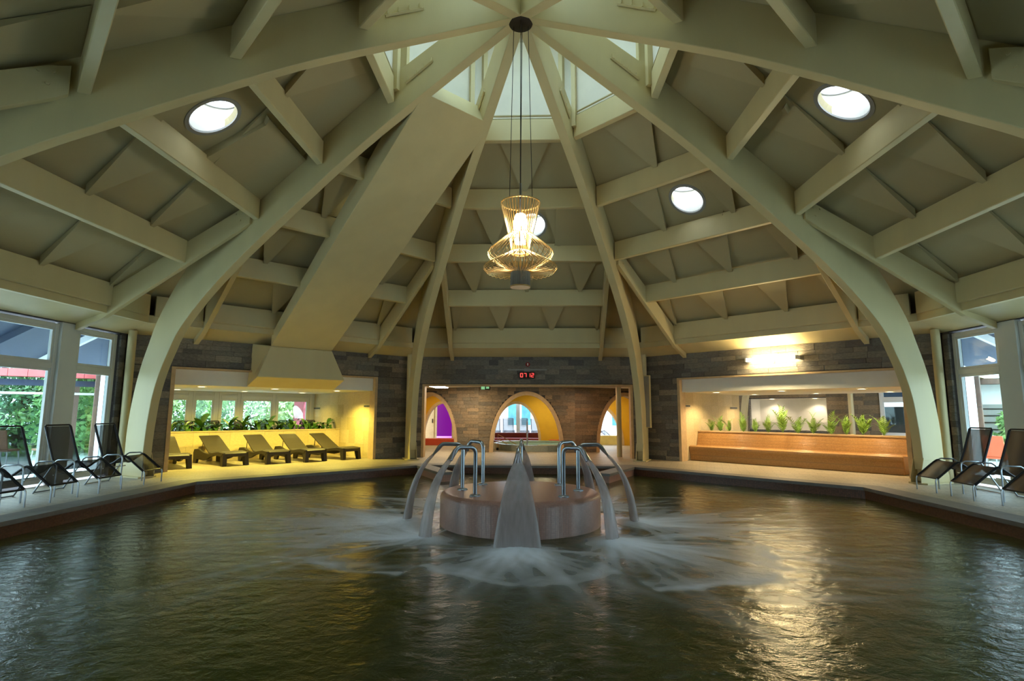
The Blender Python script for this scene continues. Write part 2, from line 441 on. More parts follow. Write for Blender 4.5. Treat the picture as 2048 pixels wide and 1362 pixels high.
t = MB(); t.box(-3.5, -3.42, A-.012, A+.32, 0, 2.43); t.box(3.48, 3.56, A-.012, A+.32, 0, 2.43); t.box(-3.42, 3.48, A-.012, A+.32, 2.37, 2.43)
struct(t.build('trim_5', M_sand), 'sandstone trim around the wide opening in the end wall')

# ---- window walls left and right
def window(n, k, u0, u1, z0, z1, zt, v=A+.08, fw=.09, label=None):
    """outer frame, transom, two sashes with panes; local frame of bay k"""
    m = MB(); d0, d1 = v, v+.09
    m.box(u0, u0+fw, d0, d1, z0, z1); m.box(u1-fw, u1, d0, d1, z0, z1)
    m.box(u0+fw, u1-fw, d0, d1, z0, z0+fw); m.box(u0+fw, u1-fw, d0, d1, z1-fw, z1); m.box(u0+fw, u1-fw, d0, d1, zt-.06, zt+.06)
    w = struct(m.build('window_%d' % n, M_pvc, bev=.008), label, k)
    for (a, b) in ((z0+fw, zt-.06), (zt+.06, z1-fw)):
        s = MB(); i = .05; x0, x1 = u0+fw, u1-fw
        s.box(x0, x0+i, d0+.02, d1-.01, a, b); s.box(x1-i, x1, d0+.02, d1-.01, a, b); s.box(x0+i, x1-i, d0+.02, d1-.01, a, a+i); s.box(x0+i, x1-i, d0+.02, d1-.01, b-i, b)
        so = s.build('sash', M_pvc, w)
        MB().box(x0+i, x1-i, d0+.05, d0+.058, a+i, b-i).build('pane', M_glass, so)
    return w
wn = 1
for k, us in ((-2, [(2.57, 3.76), (.02, 2.14), (-2.14, -.02), (-3.76, -2.57)]), (2, [(-3.76, -2.50), (-2.05, -.02), (.02, 2.05), (2.50, 3.76)])):
    sd = 'left' if k < 0 else 'right'
    for i, (a, b) in enumerate(us):
        window(wn, k, a, b, .04, 3.30, 2.42, label='white framed %s window with a high transom, %s from the alcove' % (sd, ('first', 'second', 'third', 'fourth')[i])); wn += 1
    for c in ((2.355, -2.355) if k < 0 else (-2.275, 2.275)):
        h = .215 if k < 0 else .225
        p = MB().box(c-h, c+h, A+.02, A+.2, 0, 3.34).build('post', M_pvc, walls[k], bev=.01)
    MB().box(-.02, .02, A+.06, A+.2, 0, 3.34).build('post', M_pvc, walls[k])
for k, sd in ((-3, 'front left'), (3, 'front right')):  # unseen windows behind the camera, added to let in fill daylight
    window(wn, k, -1.25, 1.25, .02, 3.32, 2.42, label='unseen white framed window added for daylight in the %s wall' % sd); wn += 1

# ================================================================== CEILING
ceiling = struct(obj('ceiling', None), 'tent-like cream timber ceiling rising to a central lantern')
HOLE = {0: .20, 1: .22, 2: .5, -2: -.38, -1: 0, -3: 0, 3: 0, 4: 0}
SH = {0: .05, 1: .22, 2: .5, -2: -.38, -1: -.1, -3: 0, 3: 0, 4: 0}
SKV, SKR = 5.17, .36
def ceiling_sheet(hu):
    """roof sheathing of one bay with a round skylight opening"""
    mb = MB(); v0, v1 = PV[0]-.05, A+.3
    q = .62; a, b = SKV-q, SKV+q
    P = lambda u, v: (u, v, ZC(v))
    def quad(ua, ub, va, vb, edge=False):
        mb.add([P(ua, va), P(ub, va), P(ub, vb), P(ua, vb)], [(0, 1, 2, 3)])
    mb.add([P(-v0*T, v0), P(v0*T, v0), P(a*T, a), P(-a*T, a)], [(0, 1, 2, 3)])
    mb.add([P(-b*T, b), P(b*T, b), P(v1*T, v1), P(-v1*T, v1)], [(0, 1, 2, 3)])
    mb.add([P(-a*T, a), P(hu-q, a), P(hu-q, b), P(-b*T, b)], [(0, 1, 2, 3)])
    mb.add([P(hu+q, a), P(a*T, a), P(b*T, b), P(hu+q, b)], [(0, 1, 2, 3)])
    n = 32; cv = []; ov = []
    for i in range(n):
        t = 2*PI*(i+.5)/n; c, s_ = math.cos(t), math.sin(t); f = q/max(abs(c), abs(s_))
        cv.append(P(hu+SKR*c, SKV+SKR*s_)); ov.append((hu+f*c, SKV+f*s_))
    vs = cv+[P(*o) for o in ov]; mb.add(vs, [(i, (i+1) % n, n+(i+1) % n, n+i) for i in range(n)])
    for sx, sy in ((1, 1), (-1, 1), (-1, -1), (1, -1)):
        # corner triangles between the two neighbours of the corner
        i = min(range(n), key=lambda i: (ov[i][0]-hu-sx*q)**2+(ov[i][1]-SKV-sy*q)**2)
        js = sorted(range(n), key=lambda i: (ov[i][0]-hu-sx*q)**2+(ov[i][1]-SKV-sy*q)**2)[:2]
        mb.add([P(*ov[js[0]]), P(*ov[js[1]]), P(hu+sx*q, SKV+sy*q)], [(0, 1, 2)])
    return mb
def wedge(u0, w, va, vb, drop=.17, half=None):
    """folded triangular ceiling panel: flush at the upper purlin, dropped at its tip on the lower one"""
    e = .045; ua, ub = u0-w/2, u0+w/2; t0, t1 = u0-e, u0+e
    if half == 'l': ua = u0-.04; t0, t1 = u0-.04, u0+.02
    if half == 'r': ub = u0+.04; t0, t1 = u0-.02, u0+.04
    za, zb = ZC(va)-.012, ZC(vb)-.012
    mb = MB(); v = [(ua, va, za), (ub, va, za), (t0, vb, zb), (t1, vb, zb), (t0, vb, zb-drop), (t1, vb, zb-drop)]
    mb.add(v, [(0, 1, 5, 4), (0, 4, 2), (1, 3, 5), (4, 5, 3, 2), (0, 2, 3, 1)])
    return mb
purl = {}
def purlin_mesh(i):
    if i in purl: return purl[i]
    v = PV[i]; w = .07
    hu = {0: v*T-.12, 1: v*T-.12, 2: v*T-.12, 3: 2.33, 4: 2.40}[i]
    mb = MB(); z0, z1 = ZM(v)-.25, ZM(v)+.245
    if i < 3:
        e = w*T
        mb.hexa([(-hu+e, v-w, z0), (hu-e, v-w, z0), (hu+e, v+w, z0), (-hu-e, v+w, z0), (-hu+e, v-w, z1), (hu-e, v-w, z1), (hu+e, v+w, z1), (-hu-e, v+w, z1)])
    else: mb.box(-hu, hu, v-w, v+w, z0, z1)
    purl[i] = mb.mesh('purlin', M_beam); return purl[i]
cap_mesh = {}
bays = {}
for k in range(-3, 5):
    sheet = ceiling_sheet(HOLE[k]).build('ceiling_bay', M_ceil, ceiling, fix=True)
    sheet.rotation_euler.z = -k*PI/4; bays[k] = sheet
    sd = sheet.modifiers.new('thick', 'SOLIDIFY'); sd.thickness = .14; sd.offset = 1
    # make sure the sheet grows upwards
    up = sum(p.normal.z*p.area for p in sheet.data.polygons)
    if up < 0: sheet.data.flip_normals()
    for i in range(5):
        o = obj('purlin', purlin_mesh(i), sheet)
        md = o.modifiers.new('bevel', 'BEVEL'); md.width = .012; md.segments = 1
    # outer ends of the lowest purlin, eaves board and soffit
    v = PV[4]
    for s in (-1, 1):
        m = MB(); a, b = (2.56, v*T-.1); xs = sorted((s*a, s*b))
        m.box(xs[0], xs[1], v-.06, v+.06, ZM(v)-.25, ZM(v)+.245); m.build('purlin_end', M_beam, sheet)
    ea = v+.02; eb = v+.13; za, zb = 3.58, ZM(v)-.22
    m = MB(); m.hexa([(-ea*T, ea, za), (ea*T, ea, za), (eb*T, eb, za), (-eb*T, eb, za), (-ea*T, ea, zb), (ea*T, ea, zb), (eb*T, eb, zb), (-eb*T, eb, zb)])
    m.build('eaves_board', M_beam, sheet)
    vb = A+.04
    m = MB(); m.hexa([(-eb*T, eb, za), (eb*T, eb, za), (vb*T, vb, 3.355), (-vb*T, vb, 3.355), (-eb*T, eb, za+.08), (eb*T, eb, za+.08), (vb*T, vb, 3.44), (-vb*T, vb, 3.44)])
    m.build('soffit', M_beam, sheet)
    # folded panels
    s0 = SH[k]
    rows = [(0, [(0, 1.5)]), (1, [(-.88, 1.15), (.88, 1.15)]), (2, [(-1.58, 1.15), (0, 1.15), (1.58, 1.15)]), (3, [(-.82, 1.08), (.82, 1.08)])]
    for i, lst in rows:
        va, vb2 = PV[i]+.08, PV[i+1]-.08
        for (uc, w) in lst:
            uu = uc+(s0 if i in (1, 2) else s0*.5)
            lim = va*T-.14 if i < 3 else 2.3
            if uu+w/2 > lim: w = min(w, 2*(lim-uu)) if lim-uu > .15 else w
            if uu-w/2 < -lim: w = min(w, 2*(uu+lim)) if uu+lim > .15 else w
            if abs(uu) > vb2*T-.2: continue
            wedge(uu, w, va, vb2).build('panel', M_ceil, sheet)
    for s in (-1, 1):
        wedge(s*2.30, 1.0, PV[3]+.08, PV[4]-.08, half='l' if s < 0 else 'r').build('panel', M_ceil, sheet)
    # skylight tube with ring and dome
    nrm = Vector((0, SL, 1)).normalized(); ax = Vector((1, 0, 0)); ay = nrm.cross(ax)
    c0 = Vector((HOLE[k], SKV, ZC(SKV)))
    def circ(r, h, n=32):
        # h < .1: ring lying in the roof slope; above: level ring of the upright tube
        return [Vector((HOLE[k]+r*math.cos(2*PI*i/n), SKV+r*math.sin(2*PI*i/n), (ZC(SKV+r*math.sin(2*PI*i/n))+h) if h < .1 else ZC(SKV)+.24+h)) for i in range(n)]
    def shell(loops, closed=False):
        m = MB(); n = len(loops[0]); vs = [p for l in loops for p in l]; L = len(loops); fs = []
        for a in range(L if closed else L-1):
            b = (a+1) % L
            fs += [(a*n+i, a*n+(i+1) % n, b*n+(i+1) % n, b*n+i) for i in range(n)]
        return m.add(vs, fs)
    tube = shell([circ(SKR, -.01), circ(SKR, .16), circ(SKR+.03, .16), circ(SKR+.03, -.01)], True).build('skylight_tube', M_white, sheet, smooth=False)
    shell([circ(SKR-.01, -.015), circ(SKR-.01, .02), circ(SKR+.05, .02), circ(SKR+.05, -.015)], True).build('skylight_ring', M_grey, sheet)
    shell([circ(SKR-.004, .10), circ(SKR-.004, .125), circ(SKR-.03, .125), circ(SKR-.03, .10)], True).build('skylight_ring', M_grey, sheet)
    dm = shell([circ(SKR+.02, .17), circ(SKR*.9, .27), circ(SKR*.6, .34), circ(SKR*.25, .37), circ(.01, .375)])
    dm.build('skylight_dome', M_sheerw, sheet, smooth=True)
    # lantern above the inner purlin ring
    v = PV[0]+.0
    m = MB(); m.hexa([(-v*T, v-.03, ZM(v)+.28), (v*T, v-.03, ZM(v)+.28), (v*T+.03, v+.05, ZM(v)+.28), (-v*T-.03, v+.05, ZM(v)+.28), (-v*T, v-.03, 9.75), (v*T, v-.03, 9.75), (v*T+.03, v+.05, 9.75), (-v*T-.03, v+.05, 9.75)])
    m.build('lantern_wall', M_lantern, sheet)
    p0, p1 = Vector((-v*T, v, 9.75)), Vector((v*T, v, 9.75)); ap = Vector((0, 0, 10.7))
    q0, q1 = p0.lerp(ap, .48), p1.lerp(ap, .48); u_ = Vector((0, 0, .02))
    m = MB(); m.prism([p0, p1, q1, q0], [p0+u_*4, p1+u_*4, q1+u_*4, q0+u_*4]); m.build('lantern_roof', M_lantern, sheet)
    m = MB(); m.prism([q0, q1, ap], [q0+u_, q1+u_, ap+u_]); m.build('lantern_pane', M_glass, sheet)
    m = MB(); m.tube([p1, ap], .05, 6); m.build('lantern_rafter', M_white, sheet)

# hub and curved arches
hub = thing('roof_hub', 'dark round steel hub joining all the roof arches at the peak', 'hub', (0, 0, 8.28))
MB().lathe([(.19, 0), (.22, .02), (.22, .75), (.19, .77)], 32).build('drum', M_dark, hub, smooth=True)
MB().lathe([(.24, .1), (.24, .13)], 32).build('collar', M_dark, hub, smooth=True)
INN = [(.18, 8.30), (1.52, 7.64), (3.11, 6.86), (4.02, 6.36), (5.04, 5.75), (5.98, 5.17), (6.57, 4.80), (7.55, 4.10), (8.36, 3.36), (8.72, 2.80), (8.95, 2.35), (9.12, 1.85), (9.21, 1.31), (9.26, .8), (9.28, .30)]
OUT = [(.18, 9.05), (1.5, 8.48), (3.15, 7.78), (4.65, 7.02), (6.40, 6.12), (7.40, 5.48), (8.23, 4.80), (8.80, 4.14), (9.21, 3.52), (9.40, 3.10), (9.62, 2.58), (9.77, 2.08), (9.88, 1.53), (9.94, 1.02), (9.95, .30)]
inn = [(p.x, p.y) for p in spline([(a, b, 0) for a, b in INN], 4)]; out = [(p.x, p.y) for p in spline([(a, b, 0) for a, b in OUT], 4)]
def arch_beam(hw):
    mb = MB(); n = len(inn); vs = []
    for (a, b) in zip(inn, out):
        vs += [(a[0], -hw, a[1]), (b[0], -hw, b[1]), (b[0], hw, b[1]), (a[0], hw, a[1])]
    fs = [(0, 1, 2, 3), (4*n-4, 4*n-3, 4*n-2, 4*n-1)]
    for i in range(n-1):
        for q in range(4): fs.append((4*i+q, 4*i+(q+1) % 4, 4*i+4+(q+1) % 4, 4*i+4+q))
    return mb.add(vs, fs)
FOOT = 9.6
def shift(mb): mb.v = [(x-FOOT, y, z) for x, y, z in mb.v]; return mb
ALAB = {0: 'arch beside the right window wall', 1: 'arch between the bench alcove and the end wall', 2: 'arch between the lounger alcove and the end wall', 3: 'arch beside the left window wall', 4: 'arch overhead at the upper left', 5: 'arch behind the camera to the left', 6: 'arch behind the camera to the right', 7: 'arch overhead at the upper right'}
arch0 = None
for i in range(8):
    ang = PI/8+i*PI/4
    lab = 'curved cream timber roof '+ALAB[i]
    loc = (FOOT*math.cos(ang), FOOT*math.sin(ang), 0)
    if arch0:
        clone(arch0, loc, ang, lab); continue
    arch0 = thing('roof_arch', lab, 'arch', loc, ang, 'curved timber roof arches')
    shift(arch_beam(.1)).build('beam', M_beam, arch0, bev=.012)
    # welded foot: plates and gussets
    sh = MB(); sh.box(9.34, 9.90, -.085, .085, .05, .32); sh.box(9.2, 10.04, -.2, .2, 0, .03)
    shift(sh).build('foot_block', M_beam, arch0)
    for s in (-1, 1):
        g = MB(); y0 = s*.1; y1 = s*.112
        for (ra, rb) in ((9.28, 9.14), (9.95, 10.06)):
            g.prism([(ra, y0, .55), (ra, y0, .03), (rb, y0, .03), (rb, y0, .16)], [(ra, y1, .55), (ra, y1, .03), (rb, y1, .03), (rb, y1, .16)])
        g.box(9.26, 9.98, min(y0, y1), max(y0, y1), .03, .5)
        shift(g).build('foot_plate', M_beam, arch0)
    # tails that carry the eaves: one to each side
    for s in (-1, 1):
        tm = MB(); cs, sn = math.cos(s*PI/8), math.sin(s*PI/8)
        def Q(u, v, z):      # bay-local (u towards the bay centre negative) -> arch frame
            x, y = v*cs+u*sn*1.0, 0
            # bay axis is at angle s*22.5 deg from the arch axis
            return (v*cs-(u)*sn, v*sn+(u)*cs, z)
        ua0, ua1 = -s*2.30, -s*2.50
        h = .06
        prof = [(5.85, 5.50, 5.90), (6.10, 5.33, 5.80), (7.3, 4.56, 5.08), (8.3, 3.93, 4.46), (9.0, 3.48, 4.05), (9.62, 3.22, 3.66)]
        vs = []
        for (v, z0, z1) in prof:
            u = ua0+(ua1-ua0)*(v-5.85)/(9.62-5.85)
            vs += [Q(u-h, v, z0), Q(u+h, v, z0), Q(u+h, v, z1), Q(u-h, v, z1)]
        n = len(prof); fs = [(0, 1, 2, 3), (4*n-4, 4*n-3, 4*n-2, 4*n-1)]+[(4*j+q, 4*j+(q+1) % 4, 4*j+4+(q+1) % 4, 4*j+4+q) for j in range(n-1) for q in range(4)]
        tl = shift(tm.add(vs, fs)).build('tail', M_beam, arch0, bev=.008)
        for (v, z) in ((6.02, 5.74), (6.16, 5.70), (6.06, 5.56)):
            u = ua0; d = -s if ua0 < 0 else -s
            inward = 1 if ua0 < 0 else -1
            a, b = Q(u+inward*(h), v, z), Q(u+inward*(h+.02), v, z)
            shift(MB().tube([a, b], .022, 8)).build('bolt', M_beam, tl)
    # lantern struts bolted on both faces, with a slotted cleat
    for s in (-1, 1):
        shift(MB().box(2.50, 2.66, s*.1, s*.19, 7.62, 9.6)).build('lantern_strut', M_beam, arch0)
        cl = MB()
        a, b = Vector((1.75, s*.115, 8.02)), Vector((2.35, s*.115, 7.72))
        cl.tube([a, b], .024, 4)
        for j in range(4): p = a.lerp(b, .08+.28*j)+Vector((0, 0, .05)); cl.box(p.x-.02, p.x+.02, p.y-.02, p.y+.02, p.z-.04, p.z+.05)
        shift(cl).build('cleat', M_beam, arch0)

# slim round columns in the wall corners
CLAB = {0: 'by the right window wall', 1: 'right of the wide opening', 2: 'left of the wide opening', 3: 'by the left window wall'}
for i in range(4):
    ang = PI/8+i*PI/4
    o = MB().lathe([(.09, 0), (.09, 3.42)], 20).build('column', M_beam, smooth=True)
    o.location = (10.22*math.cos(ang), 10.22*math.sin(ang), 0)
    tag(o, 'slim round cream corner column '+CLAB[i], 'column', 'corner columns')

# ---- ventilation duct crossing the left rear bay
duct = bthing('ventilation_duct', 'huge boxed cream ventilation duct slanting down to the lounger alcove', 'duct', -1, 0, 0, 0)
m = MB(); o0, o1 = -.62, -.27
zt = lambda v, o: 9.1-SL*v+o
ul, ur = -.80, .86
m.hexa([(ul, 1.78, zt(1.78, o0)), (ur, 1.78, zt(1.78, o0)), (ur+.1, 9.05, zt(9.05, o0)), (ul, 9.05, zt(9.05, o0)),
        (ul, 2.1, zt(2.1, o1)+.35), (ur, 2.1, zt(2.1, o1)+.35), (ur+.1, 9.05, zt(9.05, o1)), (ul, 9.05, zt(9.05, o1))])
m.build('chute', M_beam, duct, bev=.01)
m = MB()
m.hexa([(-1.12, 9.02, 2.42), (1.38, 9.02, 2.42), (1.40, A+.14, 2.17), (-1.14, A+.14, 2.17), (ul, 9.05, zt(9.05, o0)), (ur+.1, 9.05, zt(9.05, o0)), (ur+.12, A, 3.36), (ul-.3, A, 3.36)])
m.build('hood', M_beam, duct, bev=.01)

# ================================================================== REAR ROTUNDA seen through the wide opening
def arch_w(W0, H, z):
    return W0*math.sqrt(max(0, 1-(max(z, 0)/H)**2.2)) if z < H else 0
def arch_path(W0, H, c, n=28):
    zs = [H*math.sin(PI/2*i/n) for i in range(n+1)]
    L = [(c-arch_w(W0, H, z), z) for z in zs]; Rr = [(c+arch_w(W0, H, z), z) for z in reversed(zs)]
    return L+Rr[1:]
def arched_wall(name, mt, w0, w1, zt, y0, y1, holes, label=None):
    """wall slab in local x-z with arched openings from the floor; holes = [(c, W, H)]"""
    mb = MB(); x = w0
    for (c, W0, H) in holes:
        mb.box(x, c-W0, y0, y1, 0, zt)
        p = arch_path(W0, H, c)
        for a, b in zip(p[:-1], p[1:]):
            if abs(b[0]-a[0]) < 1e-6: continue
            mb.hexa([(a[0], y0, a[1]), (b[0], y0, b[1]), (b[0], y1, b[1]), (a[0], y1, a[1]), (a[0], y0, zt), (b[0], y0, zt), (b[0], y1, zt), (a[0], y1, zt)])
        x = c+W0
    mb.box(x, w1, y0, y1, 0, zt)
    return struct(mb.build(name, mt), label)
def arch_trim(parent, c, W0, H, t, y0, y1, m):
    a = arch_path(W0, H, c); b = arch_path(W0-t, H-t, c); mb = MB()
    for i in range(len(a)-1):
        mb.hexa([(a[i][0], y0, a[i][1]), (a[i+1][0], y0, a[i+1][1]), (b[i+1][0], y0, b[i+1][1]), (b[i][0], y0, b[i][1]),
                 (a[i][0], y1, a[i][1]), (a[i+1][0], y1, a[i+1][1]), (b[i+1][0], y1, b[i+1][1]), (b[i][0], y1, b[i][1])])
    return mb.build('arch_trim', m, parent)
TH = math.radians(28); FY = 12.1
facets = [('wall_rotunda_centre', 0, FY, 0, -1.83, 1.83, 0), ('wall_rotunda_left', -1.83, FY, -TH, -4.6, 0, -2.36), ('wall_rotunda_right', 1.83, FY, TH, 0, 4.6, 2.36)]
for nm, ox, oy, rz, w0, w1, c in facets:
    w = arched_wall(nm, M_slateb, w0, w1, 2.6, .05, .3, [(c, 1.4, 2.28)], 'brown slate rotunda wall pierced by a pointed arch, '+nm.split('_')[-1])
    w.location = (ox, oy, 0); w.rotation_euler.z = rz
    arch_trim(w, c, 1.41, 2.29, .14, -.02, .32, M_sand)
    class H:
        c = 0
        def __call__(s, z): return arch_w(1.40, 2.27, z)
    h = H(); h.c = c
    courses(w, STONEW, 0, [(w0, w1, 0, 2.44)], seed=len(nm), hole=h, rh=(.10, .16), ln=(.25, .6))
# vestibule ceiling and the ochre inner wall with three arches
struct(MB().box(-5.2, 5.2, A+.301, 19.8, 2.45, 2.6).build('ceiling_vestibule', M_white), 'white ceiling behind the wide opening')
iw = arched_wall('wall_ochre', M_yellow, -6.2, 6.2, 2.45, 17.0, 17.3, [(-3.98, 1.0, 2.0), (-.52, 1.15, 2.0), (2.95, 1.5, 2.0)], 'ochre plastered inner wall with three arches')
for c, w_ in ((-3.98, 1.0), (-.52, 1.15), (2.95, 1.5)): arch_trim(iw, c, w_+.01, 2.01, .12, 16.95, 17.32, M_sand)
for s in (-1, 1):
    struct(MB().box(s*5.2-.1, s*5.2+.1, A+1.2, 17.0, 0, 2.45).build('wall_rotunda_side_'+('left' if s < 0 else 'right'), M_yellow), 'ochre side wall of the rotunda')
tag(MB().box(-4.9, -3.0, 16.2, 16.6, 0, .30).build('tiled_bench', M_red, bev=.02), 'low red tiled bench below the left pointed arch', 'bench')
tag(MB().box(1.5, 4.6, 17.5, 17.9, -.06, .42).build('low_wall', mat('pale_yellow_plaster', C(222, 206, 138), .7)), 'low pale yellow wall beyond the right inner arch', 'wall')
tag(MB().box(-2.0, 1.0, 16.35, 16.7, 0, .22).build('tiled_bench', mat('dark_red_tile', C(108, 38, 26), .4), bev=.02), 'low dark red tiled ledge seen through the central arch', 'bench')
tag(MB().box(1.0, 2.4, 16.3, 16.65, 0, .27).build('tiled_bench', M_red, bev=.02), 'short bright red ledge at the right of the central arch', 'bench')
pr = thing('plunge_pool', 'grey mosaic plunge pool rim inside the rotunda', 'pool', (0.5, 14.4, 0))
m = MB(); m.lathe([(1.9, 0), (1.9, .24), (1.72, .24), (1.72, 0)], 40, cap=False); m.build('rim', M_poolgrey, pr)
MB().lathe([(1.71, .15), (0.01, .15)], 40, cap=False).build('water', mat('clear_pool_water', C(150, 190, 190), .05, var=.05), pr)
rl = thing('stair_rail', 'tan painted stair handrail inside the central arch', 'handrail', (-1.15, 13.3, 0))
MB().tube([(0, 0, 0), (0, 0, .62), (.75, .1, .22), (.75, .1, 0)], .018, 6).build('rail', M_tan, rl)
MB().tube([(0.05, 0, .42), (.6, .08, .12)], .015, 6).build('rail', M_tan, rl)
MB().tube([(-.02, 0, 0), (-.02, 0, .1)], .05, 8).build('base', M_black, rl)
tag(MB().tube([(.02, 12.9, 0), (.02, 12.9, 1.15)], .03, 8).build('rail_post', M_steel), 'thin steel post standing in the central arch', 'post')
# violet lit doorway behind the left arch
struct(MB().box(-7.5, -2.6, 19.3, 19.5, 0, 2.45).build('wall_violet_room', M_trav), 'travertine wall behind the left arch')
vd = thing('violet_door', 'glowing violet pointed doorway behind the left arch', 'doorway', (-4.25, 19.27, 0))
mb = MB(); P = [(-.38, .2), (.38, .2), (.38, 1.5), (0, 1.98), (-.38, 1.8)]
mb.prism([(x, 0, z) for x, z in P], [(x, .02, z) for x, z in P]); mb.build('glass', E_purple, vd)
MB().box(-.38, .38, -.03, .01, .2, .28).build('light_strip', E_violet, vd)
dr = thing('cream_door', 'pale cream door left of the violet doorway', 'door', (-4.98, 19.255, 0))
MB().box(-.22, .2, 0, .03, 0, 2.0).build('leaf', M_sand, dr); MB().box(.1, .14, -.05, 0, .95, 1.15).build('handle', M_dark, dr)
# exit sign, lamp tube in the vestibule, post on the right
ex = thing('exit_sign', 'small green exit sign under the top edge of the wide opening', 'sign', (-1.42, 10.3, 2.33))
MB().box(-.17, .17, -.02, .02, -.06, .09).build('panel', M_dark, ex)
MB().box(-.15, -.02, -.024, -.02, -.045, .075).build('running_figure', E_green, ex); MB().box(.02, .13, -.024, -.02, -.02, .05).build('arrow', E_green, ex)
lt = thing('strip_light', 'bright white strip light on the vestibule ceiling at far left', 'lamp', (-3.05, 11.0, 2.415))
MB().box(-.35, .1, -.9, .7, -.03, 0).build('diffuser', E_tubew, lt); MB().box(-.38, .13, -.93, .73, 0, .03).build('housing', M_white, lt)
tag(MB().lathe([(.09, 0), (.09, 2.44)], 16, (3.2, 10.35, 0)).build('support_post', M_beam, smooth=True), 'round cream post just inside the right edge of the wide opening', 'post')
light('vestibule_light', 'AREA', (-2.2, 11.0, 2.4), 34, (1, .74, .42), .6)
light('vestibule_light', 'AREA', (2.4, 10.9, 2.4), 20, (1, .58, .34), .5)
light('vestibule_light', 'AREA', (0.3, 10.9, 2.4), 8, (1, .8, .5), .5)
light('rotunda_light', 'AREA', (-3.6, 15.6, 2.4), 30, (1, .82, .45), .5)
light('rotunda_light', 'AREA', (0.8, 15.6, 2.4), 30, (1, .85, .5), .5)
light('rotunda_light', 'AREA', (3.6, 15.6, 2.4), 26, (1, .85, .5), .5)

# ---- things on the end wall
cl = thing('digital_clock', 'black wall clock with red digits 07 12', 'clock', (.04, A-.0, 2.735))
MB().box(-.26, .26, -.06, .02, -.11, .11).build('case', M_black, cl, bev=.01)
SEG = {'0': 'abcdef', '7': 'abc', '1': 'bc', '2': 'abged'}
for ch, cx in zip('0712', (-.185, -.065, .065, .185)):
    w, h, t = .036, .062, .009
    R_ = {'a': (-w, w, h-t, h+t), 'g': (-w, w, -t, t), 'd': (-w, w, -h-t, -h+t), 'f': (-w-t, -w+t, 0, h), 'b': (w-t, w+t, 0, h), 'e': (-w-t, -w+t, -h, 0), 'c': (w-t, w+t, -h, 0)}
    m = MB()
    for s_ in SEG[ch]: x0, x1, z0, z1 = R_[s_]; m.box(cx+x0, cx+x1, -.066, -.06, z0, z1)
    m.build('digit', E_red, cl)
al = thing('alarm_lamp', 'small round red alarm above the wall clock', 'alarm', (.06, A, 3.10))
mm = MB().lathe([(.075, 0), (.075, .05), (.04, .07)], 20); mm.v = [(x, -z, y) for x, y, z in mm.v]; mm.build('housing', mat('red_alarm_plastic', C(140, 20, 20), .4), al)
MB().box(-.02, .02, -.078, -.07, -.04, .04).build('mark', M_white, al)
fx = thing('wall_lamp', 'unlit grey wall lamp bar above the digital clock', 'lamp', (.04, A, 2.915))
MB().box(-.66, .66, -.09, .0, -.02, .025).build('bar', M_grey, fx, bev=.008); MB().box(-.1, .1, -.03, .03, -.05, .05).build('bracket', M_grey, fx)
lf = bthing('wall_lamp', 'lit fluorescent wall lamp glowing above the bench alcove', 'lamp', 1, .22, A-.0, 3.0)
mm = MB(); mm.tube([(-.66, -.22, .0), (.66, -.22, .0)], .04, 12); mm.build('tube', E_tube, lf)
for x in (-.7, .66): MB().box(x, x+.04, -.27, 0, -.05, .05).build('end_cap', M_white, lf)
MB().box(-.66, .66, -.03, 0, -.03, .03).build('backplate', M_white, lf)

# ================================================================== ALCOVES
DL = thing('downlight', 'proto', 'lamp', (0, 0, 0), 0, 'recessed alcove downlights')
MB().lathe([(.10, -.012), (.125, -.012), (.125, .0)], 24, cap=False).build('rim', M_white, DL); MB().lathe([(.10, -.008), (.10, 0.0)], 24).build('lens', E_down, DL)
first = True
for k, side, zc, us, col, pw in ((-1, 'lounger', 2.17, (-2.08, -.1, 1.86), (1, .82, .15), 30), (1, 'bench', 2.15, (-1.95, .05, 2.08), (1, .74, .40), 30)):
    for vi, (v, rn) in enumerate(((10.5, 'front'), (13.3, 'rear'))):
        for ui, u in enumerate(us):
            lab = '%s downlight of the %s row in the %s alcove ceiling' % (('left', 'middle', 'right')[ui], rn, side)
            p = W(k, u, v, zc-.001)
            if first: DL.location = p; DL['label'] = lab; first = False
            else: clone(DL, p, 0, lab)
            light('downlight_beam', 'SPOT', (p.x, p.y, zc-.03), pw*((11.5 if v < 12 else 2.4) if k < 0 else (5.4 if v < 12 else 3.4)), col, .08, spot=2.5)

# planter wall, soil, plants in the left alcove
pw_ = bthing('planter', 'travertine planter wall filled with leafy plants behind the loungers', 'planter', -1, -.09, 12.3)
MB().box(-2.9, 2.9, -.12, .12, 0, .86).build('core', M_travb, pw_); MB().box(-2.9, 2.9, .12, .6, .5, .8).build('soil', M_soil, pw_); MB().box(-2.9, 2.9, .6, .7, 0, .88).build('rear_side', M_travb, pw_)
rr = random.Random(3)
for z0, z1 in ((0, .44), (.44, .86)):
    x = -2.9
    while x < 2.88:
        l = min(rr.choice((.6, .6, .42)), 2.9-x); o = obj('tile', TILE, pw_, (x+l/2, -.125, (z0+z1)/2)); o.scale = (l-.004, .02, z1-z0-.004); x += l
MB().box(-2.9, 2.9, -.15, .16, .86, .90).build('capstone', M_trav, pw_, bev=.008)

